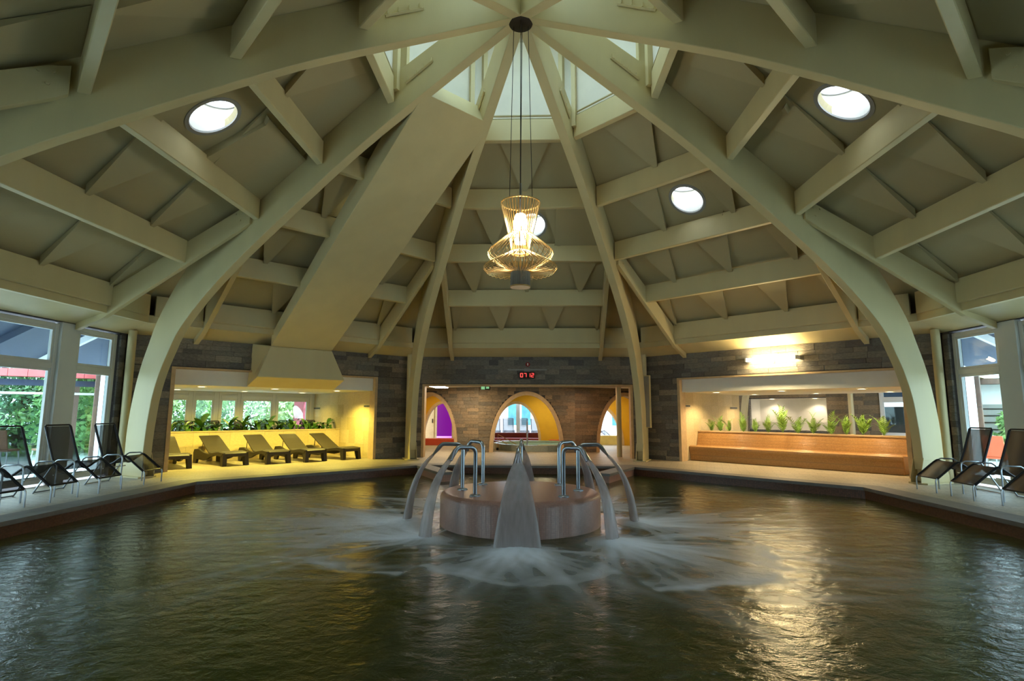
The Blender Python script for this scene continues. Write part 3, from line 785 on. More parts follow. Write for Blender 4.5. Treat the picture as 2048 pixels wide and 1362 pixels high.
def leaf_mesh(L, Wd, bend, m, n=6):
    mb = MB(); vs = []; 
    for i in range(n+1):
        t = i/n; y = L*t*math.cos(bend*t*.7); z = L*t*math.sin(.9-bend*t)
        w = Wd*math.sin(PI*min(1, t*.93+.07))**.8*(1-.35*t)
        vs += [(-w, y, z+w*.25), (0, y, z), (w, y, z+w*.25)]
    fs = []
    for i in range(n):
        a = 3*i; fs += [(a, a+1, a+4, a+3), (a+1, a+2, a+5, a+4)]
    return mb.add(vs, fs).mesh('leaf', m, True)
LEAVES = [leaf_mesh(.30, .055, .9, M_green), leaf_mesh(.24, .06, 1.4, M_green), leaf_mesh(.36, .05, .55, M_green), leaf_mesh(.2, .05, 1.8, M_green)]
def broad_plant(label, loc, seed, n=14, sc=1.0):
    r = random.Random(seed); t = thing('leafy_plant', label, 'plant', loc, r.uniform(0, 6), 'leafy plants in the lounger alcove planter'); 
    MB().tube([(0, 0, -.02), (.01, 0, .12), (.0, .02, .2*sc)], [.014, .012, .006], 6).build('stem', M_stem, t)
    for i in range(n):
        o = obj('leaf', LEAVES[r.randrange(4)], t, (0, 0, r.uniform(.0, .16)*sc))
        o.rotation_euler = (r.uniform(-.35, .35), 0, i*2.4+r.uniform(-.4, .4)); s = sc*r.uniform(.8, 1.25); o.scale = (s, s, s*r.uniform(.7, 1.2))
ordn = ['first', 'second', 'third', 'fourth', 'fifth', 'sixth', 'seventh', 'eighth', 'ninth', 'tenth', 'eleventh', 'twelfth', 'thirteenth', 'fourteenth', 'fifteenth']
for i in range(14):
    u = -2.72+i*.405
    broad_plant('%s leafy green plant from the left in the alcove planter' % ordn[i], W(-1, u, 12.58, .86), 40+i, 13+i % 3, 1.75 if i in (0, 3, 6, 8) else 1.4)

def frond_mesh(L, m, n=11):
    mb = MB()
    def sp(t): return Vector((0, L*(.1*t+.5*t*t), L*(1.35*t-.45*t*t)))
    for i in range(n):
        a, b = sp(i/n), sp((i+1)/n); w = .004
        mb.add([a+Vector((-w, 0, 0)), a+Vector((w, 0, 0)), b+Vector((w, 0, 0)), b+Vector((-w, 0, 0))], [(0, 1, 2, 3)])
        if i > 1:
            l = .13*math.sin(PI*(i/n)**.7)+.03
            for s in (-1, 1):
                d = Vector((s*l*.62, l*.35, l*.45)); q = Vector((0, .004, .009))
                mb.add([a-q, a+q, a+d*.5+q*1.1, a+d, a+d*.5-q*1.1], [(0, 1, 2, 3, 4)])
    e = sp(1); mb.add([e+Vector((-.012, -.02, 0)), e+Vector((.012, -.02, 0)), e+Vector((0, .1, .0))], [(0, 1, 2)])
    return mb.mesh('frond', m)
FRONDS = [frond_mesh(.42, M_palm), frond_mesh(.34, M_palm), frond_mesh(.52, M_palm)]
def palm(label, loc, seed, n, sc):
    r = random.Random(seed); t = thing('potted_palm', label, 'palm', loc, r.uniform(0, 6), 'small palms in the bench planter')
    MB().lathe([(.02, -.04), (.045, -.03), (.04, .03), (.012, .06)], 8).build('crown', M_stem, t)
    for i in range(n):
        o = obj('frond', FRONDS[r.randrange(3)], t, (0, 0, .0)); o.rotation_euler = (r.uniform(-.15, .55), 0, i*2.4+r.uniform(-.5, .5)); s = sc*r.uniform(.75, 1.15); o.scale = (s, s, s)
# mosaic bench with planter back in the right alcove
bn = bthing('mosaic_bench', 'long orange mosaic bench with a high planter back in the right alcove', 'bench', 1, .08, 10.2)
L0, L1 = -2.86, 2.86
pr_ = [(0.03, 0), (0.0, .30), (-.04, .36), (-.04, .44), (.02, .47), (.42, .44), (.45, .46), (.58, .90), (.58, 0)]
mb = MB(); mb.prism([(L0, y, z) for y, z in pr_], [(L1, y, z) for y, z in pr_]); mb.build('seat', M_mosaic, bn, bev=.02)
MB().box(L0, L1, .56, .63, .88, .93).build('back_rail', M_sand, bn, bev=.008)
MB().box(L0, L1, .63, .95, .4, .85).build('soil', M_soil, bn); MB().box(L0, L1, .95, 1.02, 0, .93).build('rear_side', M_travb, bn)

pu = [-2.42, -2.12, -1.82, -1.36, -1.0, -.6, -.18, .25, .66, 1.13, 1.50, 1.90, 2.38]
psc = [.8, .9, .75, .95, .8, .85, 1.15, .95, .95, 1.0, 1.0, 1.2, 1.0]
for i, u in enumerate(pu):
    palm('%s small feathery palm from the left on the mosaic bench planter' % ordn[i], W(1, u, 11.0, .86), 90+i, 9, psc[i]*1.2)
# little dark air vents on the alcove walls
for k, u, v, z, side, lab in ((-1, 2.80, 10.15, 1.68, 1, 'small dark air vent on the lounger alcove wall, nearer'), (-1, 2.80, 14.1, 1.62, 1, 'small dark air vent on the lounger alcove wall, by the windows'), (1, -2.78, 10.05, 1.72, -1, 'small dark air vent on the bench alcove wall, nearer'), (1, -2.78, 13.4, 1.68, -1, 'small dark air vent on the bench alcove wall, deeper')):
    t = bthing('air_vent', lab, 'vent', k, u, v, z, group='alcove air vents')
    MB().box(-.02, .02, -.26, .26, -.03, .03).build('frame', M_grey, t)
    for j in range(5): MB().box(-.026, .026, -.24+j*.1, -.17+j*.1, -.018, .018).build('slot', M_dark, t)

# alcove end windows on the left
for i, (a, b) in enumerate(((-3.0, -2.25), (-2.15, -1.45), (-1.36, -.66), (-.56, .08), (.14, 1.30), (1.36, 2.62))):
    window(wn, -1, a, b, .1, 2.17, 1.97, v=14.4, fw=.06, label='%s white window behind the lounger alcove planter' % ordn[i]); wn += 1
struct(MB().box(2.62, 2.82, 14.38, 14.55, 0, 2.17).build('trim_7', M_pvc), 'white end post of the alcove windows', -1)
for j, x in enumerate((-2.2, -1.4, -.61, .11, 1.33)):
    struct(MB().box(x-.06, x+.06, 14.42, 14.55, 0, 2.17).build('trim_%d' % (8+j), M_pvc), 'white mullion between the alcove windows', -1)

# ---- the hall beyond the bench alcove
HB = 20.0
rectw = MB()
rectw.box(-9, -5.15, HB, HB+.3, 0, 3.2); rectw.box(-1.75, .22, HB, HB+.3, 0, 3.2); rectw.box(1.6, 3.6, HB, HB+.3, 0, 3.2); rectw.box(.22, 1.6, HB, HB+.3, 0, .6); rectw.box(.22, 1.6, HB, HB+.3, 2.7, 3.2); rectw.box(-5.15, -1.75, HB, HB+.3, 2.17, 3.2); rectw.box(-5.15, -1.75, HB, HB+.3, 0, .75)
fw_ = struct(rectw.build('wall_far_hall', M_slateb), 'brown stone wall of the hall beyond the bench alcove', 1)
courses(fw_, STONEW, HB-.05, [(-6.5, -5.15, .5, 2.6), (-1.75, .2, .5, 2.6), (-5.15, -1.75, 2.2, 2.6)], seed=77, rh=(.14, .2), ln=(.35, .75))
m = MB(); m.box(-5.15, -1.75, HB+1.3, HB+1.4, .7, 2.3); m.box(-5.2, -5.15, HB+.1, HB+1.4, .7, 2.3); m.box(-1.75, -1.7, HB+.1, HB+1.4, .7, 2.3); m.box(-5.15, -1.75, HB+.0, HB+1.4, .70, .75); m.box(-5.15, -1.75, HB+.3, HB+1.4, 2.17, 2.25)
struct(m.build('trim_14', M_white), 'white lit niche in the far hall', 1)
tag(struct_o := MB().box(-5.1, -1.8, HB+.9, HB+1.29, .75, 1.1).build('niche_bench', M_white), 'white bench inside the lit niche of the far hall', 'bench'); struct_o.rotation_euler.z = -PI/4
for i, u in enumerate((-4.4, -2.5)):
    p = W(1, u, HB+.9, 2.165); clone(DL, p, 0, '%s downlight in the white niche of the far hall' % ('left', 'right')[i]); light('niche_beam', 'SPOT', (p.x, p.y, 2.13), 42, (1, .82, .58), .08, spot=2.3)
struct(MB().box(-9, 3.6, 14.2, HB+1.5, -.15, -.002).build('floor_far_hall', M_deck), 'floor of the hall beyond the bench alcove', 1)
struct(MB().box(-9, 3.6, 14.2, HB+1.5, 2.75, 2.9).build('ceiling_far_hall', M_beam), 'ceiling of the hall beyond the bench alcove', 1)
c_ = MB().lathe([(.1, 0), (.1, 2.75)], 16).build('column', M_beam, smooth=True); c_.location = W(1, -.72, 19.6); tag(c_, 'round cream column in the hall beyond the bench alcove', 'column')
ca = thing('roof_arch', 'foot of a curved cream arch at the left edge of the far hall', 'arch', W(1, -3.42, 15.6), -PI/4)
pts = [(0, 0, 0), (.0, 0, .8), (.03, 0, 1.5), (.12, 0, 2.1), (.3, 0, 2.76)]
mb = MB()
for a, b in zip(pts[:-1], pts[1:]): mb.hexa([(a[0]-.1, -.1, a[2]), (a[0]+.1, -.1, a[2]), (a[0]+.1, .1, a[2]), (a[0]-.1, .1, a[2]), (b[0]-.1, -.1, b[2]), (b[0]+.1, -.1, b[2]), (b[0]+.1, .1, b[2]), (b[0]-.1, .1, b[2])])
mb.build('beam', M_beam, ca)
window(wn, 1, .22, 1.6, .6, 2.7, 2.05, v=HB-.1, fw=.1, label='white framed window at the right of the far hall'); wn += 1
gsd = bthing('grey_shed', 'dark grey shed wall outside the far hall window', 'shed', 1, .9, HB+2.2, -.06)
MB().box(-1.5, 1.5, 0, .3, 0, 1.86).build('wall', mat('dark_shed_board', C(56, 60, 66), .7), gsd); MB().box(-1.6, 1.6, -.4, .5, 2.16, 2.9).build('eaves', M_eave, gsd)
for x in (-1.5, 1.4): MB().box(x, x+.1, 0, .1, 1.86, 2.16).build('post', M_grey, gsd)
light('far_hall_light', 'AREA', W(1, -2.6, 18.2, 2.7), 30, (1, .78, .5), .8)

# ================================================================== FOUNTAIN AND WATER
PR, PZ = 1.27, .26
pl = thing('fountain_plinth', 'round pink-brown mosaic fountain plinth in the middle of the pool', 'fountain', (FC[0], FC[1], -1.3))
MB().lathe([(PR, 0), (PR, 1.3+PZ-.07), (PR-.02, 1.3+PZ-.03), (PR-.06, 1.3+PZ-.005), (PR-.12, 1.3+PZ), (.01, 1.3+PZ)], 72).build('drum', M_pink, pl, smooth=True)
NLAB = ['front, facing the viewer', 'front right', 'right', 'rear right', 'rear, facing the end wall', 'rear left', 'left', 'front left']
nz0 = None; jet0 = None
NR = .93
for i in range(8):
    th = -PI/2+i*PI/4
    loc = (FC[0]+NR*math.cos(th), FC[1]+NR*math.sin(th), PZ)
    lab = 'steel spout pipe on the fountain plinth, '+NLAB[i]; jl = 'sheet of water falling from the fountain spout, '+NLAB[i]
    if nz0: clone(nz0, loc, th, lab); clone(jet0 if i == 4 else jet1, loc, th, jl); continue
    nz0 = thing('fountain_spout', lab, 'spout', loc, th, 'steel spouts on the fountain plinth')
    path = [(0, 0, 0), (0, 0, .62)]+[(.1-.1*math.cos(a), 0, .62+.1*math.sin(a)) for a in (PI/8, PI/4, 3*PI/8, PI/2)]+[(.30, 0, .725)]
    a0 = PI/2
    path += [(.30+.08*math.sin(a), 0, .645+.08*math.cos(a)) for a in (PI/12, PI/6, PI/4)]
    p = Vector(path[-1]); path.append(tuple(p+Vector((.03, 0, -.03))))
    MB().tube(path, .032, 14).build('pipe', M_steel, nz0, smooth=True)
    MB().lathe([(.085, 0), (.085, .012), (.07, .025), (.04, .03)], 24).build('base_flange', M_steel, nz0, smooth=True)
    # flattened fan mouth
    e = Vector(path[-1]); d = Vector((.62, 0, -.78)); nn = Vector((.78, 0, .62)); mb = MB(); rings = []
    for t, wy, wt in ((-.02, .036, .036), (.03, .042, .034), (.09, .055, .024), (.16, .068, .016)):
        c = e+d*t; rings.append([c+Vector((0, 1, 0))*wy*math.cos(2*PI*q/14)+nn*wt*math.sin(2*PI*q/14) for q in range(14)])
    vs = [v for r_ in rings for v in r_]; fs = [(a*14+q, a*14+(q+1) % 14, (a+1)*14+(q+1) % 14, (a+1)*14+q) for a in range(3) for q in range(14)]+[tuple(range(14)), tuple(42+q for q in range(14))]
    mb.add(vs, fs).build('fan_mouth', M_steel, nz0, smooth=True)
    tip = e+d*.155
    jet0 = thing('water_jet', jl, 'water jet', loc, th, 'water jets of the fountain')
    jet1 = thing('water_jet', jl, 'water jet', loc, th, 'water jets of the fountain')
    for jt, wy0, wy1, wt0, wt1 in ((jet0, .062, .25, .014, .02), (jet1, .045, .075, .022, .05)):
        mb = MB(); n = 16; zt_ = ZW-PZ; rings = []
        for q in range(n+1):
            t = q/n; x = tip.x+.40*t+.07*math.sin(PI*t); z = tip.z+(zt_-tip.z)*(.55*t+.45*t*t)
            wy = wy0+wy1*t**.85; wt = wt0+wt1*t
            dx = .40+.07*PI*math.cos(PI*t); dz = (zt_-tip.z)*(.55+.9*t); l = math.hypot(dx, dz); nx, nz_ = -dz/l, dx/l
            rings.append([(x+nx*wt*math.sin(a), wy*math.cos(a), z+nz_*wt*math.sin(a)) for a in [2*PI*j/20 for j in range(20)]])
        vs = [v for r_ in rings for v in r_]; fs = [(a*20+j, a*20+(j+1) % 20, (a+1)*20+(j+1) % 20, (a+1)*20+j) for a in range(n) for j in range(20)]
        mb.add(vs, fs).build('sheet', M_jet, jt, smooth=True)
for o_ in list(jet1.children): bpy.data.objects.remove(o_)
bpy.data.objects.remove(jet1)
IMP = NR+tip.x+.40

def noise2(x, y, seed=0):
    rs = np.random.RandomState(seed); tab = rs.rand(256, 256)
    xi = np.floor(x).astype(int); yi = np.floor(y).astype(int); fx = x-xi; fy = y-yi; fx = fx*fx*(3-2*fx); fy = fy*fy*(3-2*fy)
    g = lambda a, b: tab[a % 256, b % 256]
    return (g(xi, yi)*(1-fx)+g(xi+1, yi)*fx)*(1-fy)+(g(xi, yi+1)*(1-fx)+g(xi+1, yi+1)*fx)*fy
def fbm(x, y, seed, o=4):
    s = 0; a = .5; 
    for i in range(o): s = s+a*noise2(x*2**i, y*2**i, seed+i); a *= .5
    return s
def make_water():
    nr, na = 150, 768
    rr_ = np.concatenate([np.linspace(1.2, 4.0, 118), 4.0+np.cumsum(np.linspace(.03, .14, nr-118))])
    an = np.linspace(0, 2*PI, na, endpoint=False)
    Rg, Ag = np.meshgrid(rr_, an, indexing='ij')
    # outermost rings blend to the octagon edge
    oct_r = (PA+.02)/np.cos(((an+PI/8) % (PI/4))-PI/8)
    rmax = rr_[-1]
    X = Rg*np.cos(Ag); Y = Rg*np.sin(Ag)
    foam = np.zeros_like(X); hz = np.zeros_like(X)
    rel = ((Ag+PI/2+PI/8) % (PI/4))-PI/8                    # angle from the nearest jet
    jet = np.floor(((Ag+PI/2+PI/8) % (2*PI))/(PI/4)).astype(int) % 8
    px = Rg*np.cos(rel); py = Rg*np.sin(rel); dx = px-IMP; dy = py
    rho = np.hypot(dx, dy*.8)+1e-4; psi = np.arctan2(dy, dx)
    wob = fbm(Ag*5, Rg*.9, 3)-.47
    psw = psi+.5*(fbm(X*1.1, Y*1.1, 15)-.47)
    streak = .6*fbm(psw*7+jet*7, rho*.7, 11)+.4*fbm(psw*19+jet*3, rho*1.2, 12)
    ext = np.array([3.05, 3.75, 2.9, 3.0, 2.8, 3.0, 3.05, 3.35])[jet]
    front = ext+.55*wob+.22*np.cos(rel*8)
    core = np.exp(-(np.hypot(dx/.26, dy/.36))**2)
    fan = np.clip(1-(rho/(front-IMP+.15))**1.6, 0, 1)*np.clip((dx+.3)/.2, 0, 1)
    ss = lambda a_, b_, x: (lambda t: t*t*(3-2*t))(np.clip((x-a_)/(b_-a_), 0, 1))
    rs = np.random.RandomState(5)
    # soft streaks of foam thrown outwards from every impact
    NS = [190, 210, 170, 90, 70, 90, 170, 200]; LN = [.62, .85, .95, .7, .6, .7, 1.0, .95]
    for j in range(8):
        tj = -PI/2+j*PI/4; dA = np.abs(((Ag-tj+PI) % (2*PI))-PI)
        msk = (dA < 1.05); xs = X[msk]; ys = Y[msk]; acc = np.zeros_like(xs)
        cx, cy = IMP*math.cos(tj), IMP*math.sin(tj); tx, ty = -math.sin(tj), math.cos(tj)
        for q in range(NS[j]):
            off = rs.normal()*.16 if j in (0, 4) else rs.normal()*.08
            ps = tj+np.clip(rs.normal()*.75, -1.7, 1.7)+off*1.5
            if j in (1, 2, 3): ps += .25*(0-ps)*.8 if j != 1 else .18*(0-ps)
            if j in (5, 6, 7): ps += .25*((-PI if ps < 0 else PI)-ps)*.8 if j != 7 else .18*(-PI-ps)
            st = abs(rs.normal())*.22; L = LN[j]*rs.gamma(2.0, .42); w0 = rs.uniform(.012, .035); w1 = rs.uniform(.02, .055)
            dxx, dyy = math.cos(ps), math.sin(ps); ox, oy = cx+tx*off+dxx*st, cy+ty*off+dyy*st
            s_ = (xs-ox)*dxx+(ys-oy)*dyy; n_ = -(xs-ox)*dyy+(ys-oy)*dxx
            n_ = n_-rs.normal()*.10*s_*s_
            sp_ = np.clip(s_, 0, None)
            acc += rs.uniform(.10, .34)*np.exp(-(n_/(w0+w1*sp_))**2)*np.exp(-(sp_/(L+.05))**1.6)*ss(-.06, .05, s_)
        foam[msk] += acc
    near = np.clip((np.cos(Ag+PI/2-.12)-.35)/.4, 0, 1)      # wave fronts stand out on the viewer's side
    for off_, amp, ww in ((0, .62, .055), (-.10, .42, .09), (.06, .30, .05), (-.22, .2, .10)):
        fr2 = front+off_+.16*(fbm(Ag*7+off_*40, Rg*0, 81)-.47)
        foam += amp*near*np.exp(-((Rg-fr2)/ww)**2)*ss(.28, .62, fbm(Ag*6+off_*30, Rg*.4, 31))
    bd = (PI/8-np.abs(rel))*Rg
    for off_, amp in ((0, .35), (.12, .25), (-.1, .2)):
        bri = np.exp(-((bd+off_*.4+.35*(fbm(Rg*1.6+jet*5+off_*9, Ag*3, 41)-.42))/.10)**2)*np.clip((Rg-1.9)/.5, 0, 1)*np.clip((front+.2-Rg)/.6, 0, 1)
        foam += amp*bri*ss(.25, .7, fbm(Rg*2.2, Ag*6, 47))
    foam += 1.2*core*(.4+1.0*fbm(X*6, Y*6, 91))
    side = ss(.35, .85, np.abs(np.cos(Ag)))
    far = ss(-1.0, .0, Rg-front)*np.exp(-np.clip(Rg-front, 0, 9)/1.2)
    sw = .6*fbm(X*.4, Y*5.2-.3*np.abs(X), 53)+.4*fbm(X*.8, Y*13-.5*np.abs(X), 57)
    foam += .55*far*side*ss(.47, .80, sw)
    foam = (1-np.exp(-1.15*foam))*.93
    foam[1:-1] = .5*foam[1:-1]+.25*foam[2:]+.25*foam[:-2]; foam = .6*foam+.2*np.roll(foam, 1, 1)+.2*np.roll(foam, -1, 1)
    ridge = bri
    hz = .045*core+.006*ridge+.006*bri+.012*(fbm(X*2.2, Y*2.8, 71)-.47)+.02*fan*(streak-.4)
    X = X+FC[0]; Y = Y+FC[1]
    # outer ring on the pool edge
    Xo = oct_r*np.cos(an); Yo = oct_r*np.sin(an)
    keep = None
    vs = np.stack([X.ravel(), Y.ravel(), ZW+hz.ravel()], 1)
    vo = np.stack([Xo, Yo, np.full(na, ZW)], 1)
    # cut rings that would pass the octagon
    lim = np.min(oct_r)-.35
    nrk = int(np.sum(rr_ < lim)); vs = vs[:nrk*na]
    allv = np.concatenate([vs, vo]); i = np.arange(nrk)[:, None]; j = np.arange(na)[None, :]; j2 = (j+1) % na
    F = np.stack([i*na+j, (i+1)*na+j, (i+1)*na+j2, i*na+j2], -1).reshape(-1, 4)
    me = bpy.data.meshes.new('pool_water')
    me.vertices.add(len(allv)); me.vertices.foreach_set('co', allv.ravel())
    me.loops.add(F.size); me.loops.foreach_set('vertex_index', F.ravel().astype(np.int32))
    me.polygons.add(len(F)); me.polygons.foreach_set('loop_start', np.arange(0, F.size, 4, dtype=np.int32)); me.polygons.foreach_set('loop_total', np.full(len(F), 4, dtype=np.int32))
    me.update(calc_edges=True); me.validate()
    at = me.attributes.new('foam', 'FLOAT', 'POINT'); at.data.foreach_set('value', np.concatenate([foam.ravel()[:nrk*na], np.zeros(na)]).astype(np.float32))
    me.polygons.foreach_set('use_smooth', [True]*len(me.polygons)); me.materials.append(M_water)
    o = obj('pool_water', me); o['kind'] = 'stuff'; o['label'] = 'dark green rippled pool water with white foam around the fountain'; o['category'] = 'water'
make_water()

# ================================================================== CHANDELIER
ch = thing('chandelier', 'large golden rod chandelier hanging from the roof hub on thin cables', 'chandelier', (0, 0, 3.52))
def cage(prof, n, r=.0065, ph=0):
    mb = MB()
    for i in range(n):
        a = 2*PI*(i+ph)/n; mb.tube([(q*math.cos(a), q*math.sin(a), z-3.52) for q, z in prof], r, 4)
    return mb
for nm, pf, n, r_ in (('upper_cage', [(.325, 5.0), (.33, 4.97), (.2, 4.45), (.155, 4.12)], 38, .008), ('middle_cage', [(.14, 4.50), (.52, 4.18), (.55, 4.12), (.52, 4.05), (.17, 3.80)], 32, .008),
                      ('lower_cage', [(.14, 4.16), (.5, 3.97), (.60, 3.90), (.61, 3.86), (.56, 3.80), (.16, 3.80)], 36, .007)):
    o = cage(pf, n, r_).build(nm, M_gold, ch, smooth=True, fix=False); o['kind'] = 'stuff'
o = cage([(.155, 3.86), (.155, 3.55)], 36, .009).build('bottom_cage', M_steel, ch, smooth=True, fix=False); o['kind'] = 'stuff'
MB().lathe([(.15, 3.545-3.52), (.165, 3.545-3.52), (.165, 3.57-3.52)], 32, cap=True).build('bottom_disc', M_gold, ch, smooth=True)
def hoop(r, z, t=.01): return MB().tube([(r*math.cos(2*PI*i/40), r*math.sin(2*PI*i/40), z-3.52) for i in range(40)], t, 6, True)
hoop(.325, 5.0, .014).build('top_ring', M_gold, ch, smooth=True); hoop(.155, 4.12, .008).build('waist_ring', M_gold, ch, smooth=True)
MB().lathe([(.03, 4.28-3.52), (.10, 4.30-3.52), (.115, 4.5-3.52), (.115, 4.70-3.52), (.08, 4.8-3.52), (.02, 4.82-3.52)], 24).build('bulb', E_bulb, ch, smooth=True)
MB().tube([(0, 0, 4.8-3.52), (0, 0, 5.35-3.52)], .02, 8).build('stem', M_steel, ch)
for x, y in ((-.19, .05), (.2, .05), (0, -.19)):
    MB().tube([(x, y, 5.0-3.52), (x*.65, y*.65, 8.3-3.52)], .006, 5).build('cable', M_dark, ch)
MB().tube([(0, 0, 5.3-3.52), (.02, -.03, 8.28-3.52)], .008, 5).build('cable', M_dark, ch)

# ================================================================== SLING CHAIRS AT THE WINDOWS
PRF = [(0.0, .27), (.04, .30), (.20, .43), (.36, .555), (.43, .575), (.52, .52), (.66, .425), (.76, .425), (.84, .53), (.93, .76), (1.02, 1.02), (1.08, 1.20)]
def sling_chair(label, loc, rz, m, group, cat='lounge chair'):
    t = thing('sling_chair', label, cat, loc, rz, group)
    prof = [(p.x, p.y) for p in spline([(a, b, 0) for a, b in PRF], 4)]; w = .27
    mb = MB(); n = len(prof)
    vs = [(x, y, z) for y, z in prof for x in (-w, w)]; fs = [(2*i, 2*i+1, 2*i+3, 2*i+2) for i in range(n-1)]
    so = mb.add(vs, fs).build('sling', m, t, smooth=True, fix=False); sd = so.modifiers.new('thick', 'SOLIDIFY'); sd.thickness = .004
    for s in (-1, 1):
        MB().tube([(s*.285, y, z) for y, z in prof], .022, 8).build('side_rail', M_charcoal, t, smooth=True)
        MB().tube([(s*.285, 0.0, .27), (s*.285, -.025, .24), (s*.285, -.03, .2), (s*.285, -.03, 0)], .013, 8).build('front_leg', M_steel, t, smooth=True)
        arm = [(s*.33, .42, 0), (s*.33, .42, .52), (s*.33, .44, .58), (s*.33, .50, .61), (s*.33, .74, .60), (s*.33, .80, .56), (s*.33, .84, .48), (s*.33, 1.14, .0)]
        MB().tube(arm, .014, 8).build('arm_frame', M_steel, t, smooth=True)
    MB().tube([(-.285, 1.08, 1.20), (-.26, 1.09, 1.225), (.26, 1.09, 1.225), (.285, 1.08, 1.20)], .016, 8).build('top_bar', M_charcoal, t, smooth=True)
    MB().tube([(-.285, .0, .27), (.285, 0, .27)], .014, 8).build('foot_bar', M_charcoal, t, smooth=True)
    MB().tube([(-.33, 1.12, .02), (.33, 1.12, .02)], .013, 8).build('floor_bar', M_steel, t, smooth=True)
    MB().tube([(-.33, .80, .33), (.33, .80, .33)], .011, 8).build('cross_bar', M_steel, t, smooth=True)
    return t
GL, GR = 'sling chairs by the left windows', 'sling chairs by the right windows'
lc = sling_chair('black sling chair nearest the left arch, in front of the narrow window', W(-2, 2.63, 7.78), PI/2+.04, M_sling, GL)
clone(lc, W(-2, 1.40, 7.74), PI/2+.02, 'second black sling chair from the left arch, before the white window post')
clone(lc, W(-2, .38, 7.74), PI/2+.03, 'third black sling chair from the left arch, by the wide window')
clone(lc, W(-2, -.62, 7.76), PI/2, 'black sling chair cut off by the left picture edge')
rc = sling_chair('brown sling chair nearest the right arch', W(2, -2.40, 7.93), -PI/2-.04, M_slingb, GR)
clone(rc, W(2, -1.46, 7.90), -PI/2-.06, 'second brown sling chair from the right arch')
clone(rc, W(2, -.42, 7.97), -PI/2-.02, 'third sling chair from the right arch, cut off by the picture edge')

# ================================================================== PLASTIC LOUNGERS IN THE ALCOVE
def lounger(label, loc, rz):
    t = thing('plastic_lounger', label, 'sun lounger', loc, rz, 'plastic loungers in the left alcove')
    def slab(name, pr, th, w0, w1):
        P = [Vector((0, a, b)) for a, b in pr]; mb = MB(); vs = []; n = len(P)
        for i, p in enumerate(P):
            d = (P[min(i+1, n-1)]-P[max(i-1, 0)]).normalized(); nn = Vector((0, -d.z, d.y)); w = w0+(w1-w0)*i/(n-1)
            vs += [p+Vector((-w, 0, 0)), p+Vector((w, 0, 0)), p+Vector((w, 0, 0))-nn*th, p+Vector((-w, 0, 0))-nn*th]
        fs = [(0, 1, 2, 3), (4*n-4, 4*n-3, 4*n-2, 4*n-1)]+[(4*i+q, 4*i+(q+1) % 4, 4*i+4+(q+1) % 4, 4*i+4+q) for i in range(n-1) for q in range(4)]
        return mb.add(vs, fs).build(name, M_plastic, t, bev=.015)
    slab('seat', [(0.0, .33), (.06, .375), (.3, .395), (.55, .37), (.8, .335), (1.02, .34)], .045, .33, .31)
    slab('backrest', [(.98, .345), (1.25, .50), (1.5, .655), (1.7, .765), (1.78, .785)], .04, .31, .27)
    for s in (-1, 1):
        mb = MB(); x0, x1 = sorted((s*.29, s*.36))
        pr = [(.0, .36), (.3, .385), (.6, .345), (.9, .30), (1.25, .34), (1.55, .42), (1.8, .40), (1.86, .30), (1.84, .0), (1.66, .0), (1.60, .12), (1.2, .10), (1.0, .14), (.75, .23), (.45, .28), (.2, .27), (.1, .25)]
        mb.prism([(x0, y, z) for y, z in pr], [(x1, y, z) for y, z in pr]); mb.build('side_frame', M_plastic, t, bev=.012)
        mb = MB(); xo = s*.35; xi = s*.25
        mb.hexa([(xi, -.02, 0), (xo+s*.02, -.02, 0), (xo+s*.02, .1, 0), (xi, .1, 0), (xi-s*.02, 0.01, .34), (xo, .01, .34), (xo, .2, .34), (xi-s*.02, .2, .34)])
        mb.build('front_leg', M_plastic, t, bev=.012)
    MB().box(-.29, .29, 0.0, .06, .25, .34).build('front_apron', M_plastic, t, bev=.01)
    MB().tube([(-.28, 1.5, .3), (-.28, 1.45, .6), (.28, 1.45, .6), (.28, 1.5, .3)], .015, 6).build('back_prop', M_plastic, t)
    return t
pl0 = lounger('grey-brown plastic lounger half hidden by the left arch', W(-1, -2.62, 10.12), PI/4)
for (u, v, a, lab) in ((-1.18, 10.12, .16, 'second grey-brown plastic lounger from the left arch'), (-.05, 10.0, .12, 'middle grey-brown plastic lounger of the five'), (1.02, 9.92, .14, 'second grey-brown plastic lounger from the alcove side wall'), (2.22, 10.0, .26, 'grey-brown plastic lounger beside the alcove side wall')):
    clone(pl0, W(-1, u, v), PI/4+a, lab)

# speaker panel on the arch right of the opening
sp = thing('column_speaker', 'tall narrow grey louvred speaker on the arch right of the opening', 'speaker', (3.93, 9.08, 1.02), -PI/8-.25)
MB().box(-.10, .10, -.04, .05, 0, 1.68).build('case', M_beam, sp)
MB().box(-.085, .085, -.05, -.04, .03, 1.65).build('grille', M_grey, sp)

# ================================================================== OUTSIDE
gm = MB(); ring(gm, A+.32, 70, -.14, -.06)
struct(gm.build('ground', M_ground), 'pale paving around the building')
# eaves over the window walls
for k, nm in ((-2, 'left'), (2, 'right')):
    m = MB(); v0, v1 = A+.31, A+2.1
    m.hexa([(-6, v0, 3.62), (6, v0, 3.62), (6, v1, 2.72), (-6, v1, 2.72), (-6, v0, 3.75), (6, v0, 3.75), (6, v1, 2.85), (-6, v1, 2.85)])
    e = struct(m.build('trim_eaves_'+nm, M_eave), 'blue-grey boarded eaves outside the %s windows' % nm, k)
    for u in (-3.9, -2.3, -.8, .8, 2.3, 3.9):
        m = MB(); m.hexa([(u-.05, v0, 3.45), (u+.05, v0, 3.45), (u+.05, v1, 2.58), (u-.05, v1, 2.58), (u-.05, v0, 3.62), (u+.05, v0, 3.62), (u+.05, v1, 2.72), (u-.05, v1, 2.72)])
        m.build('rafter', M_extw if abs(u) > 3 else M_eave, e)
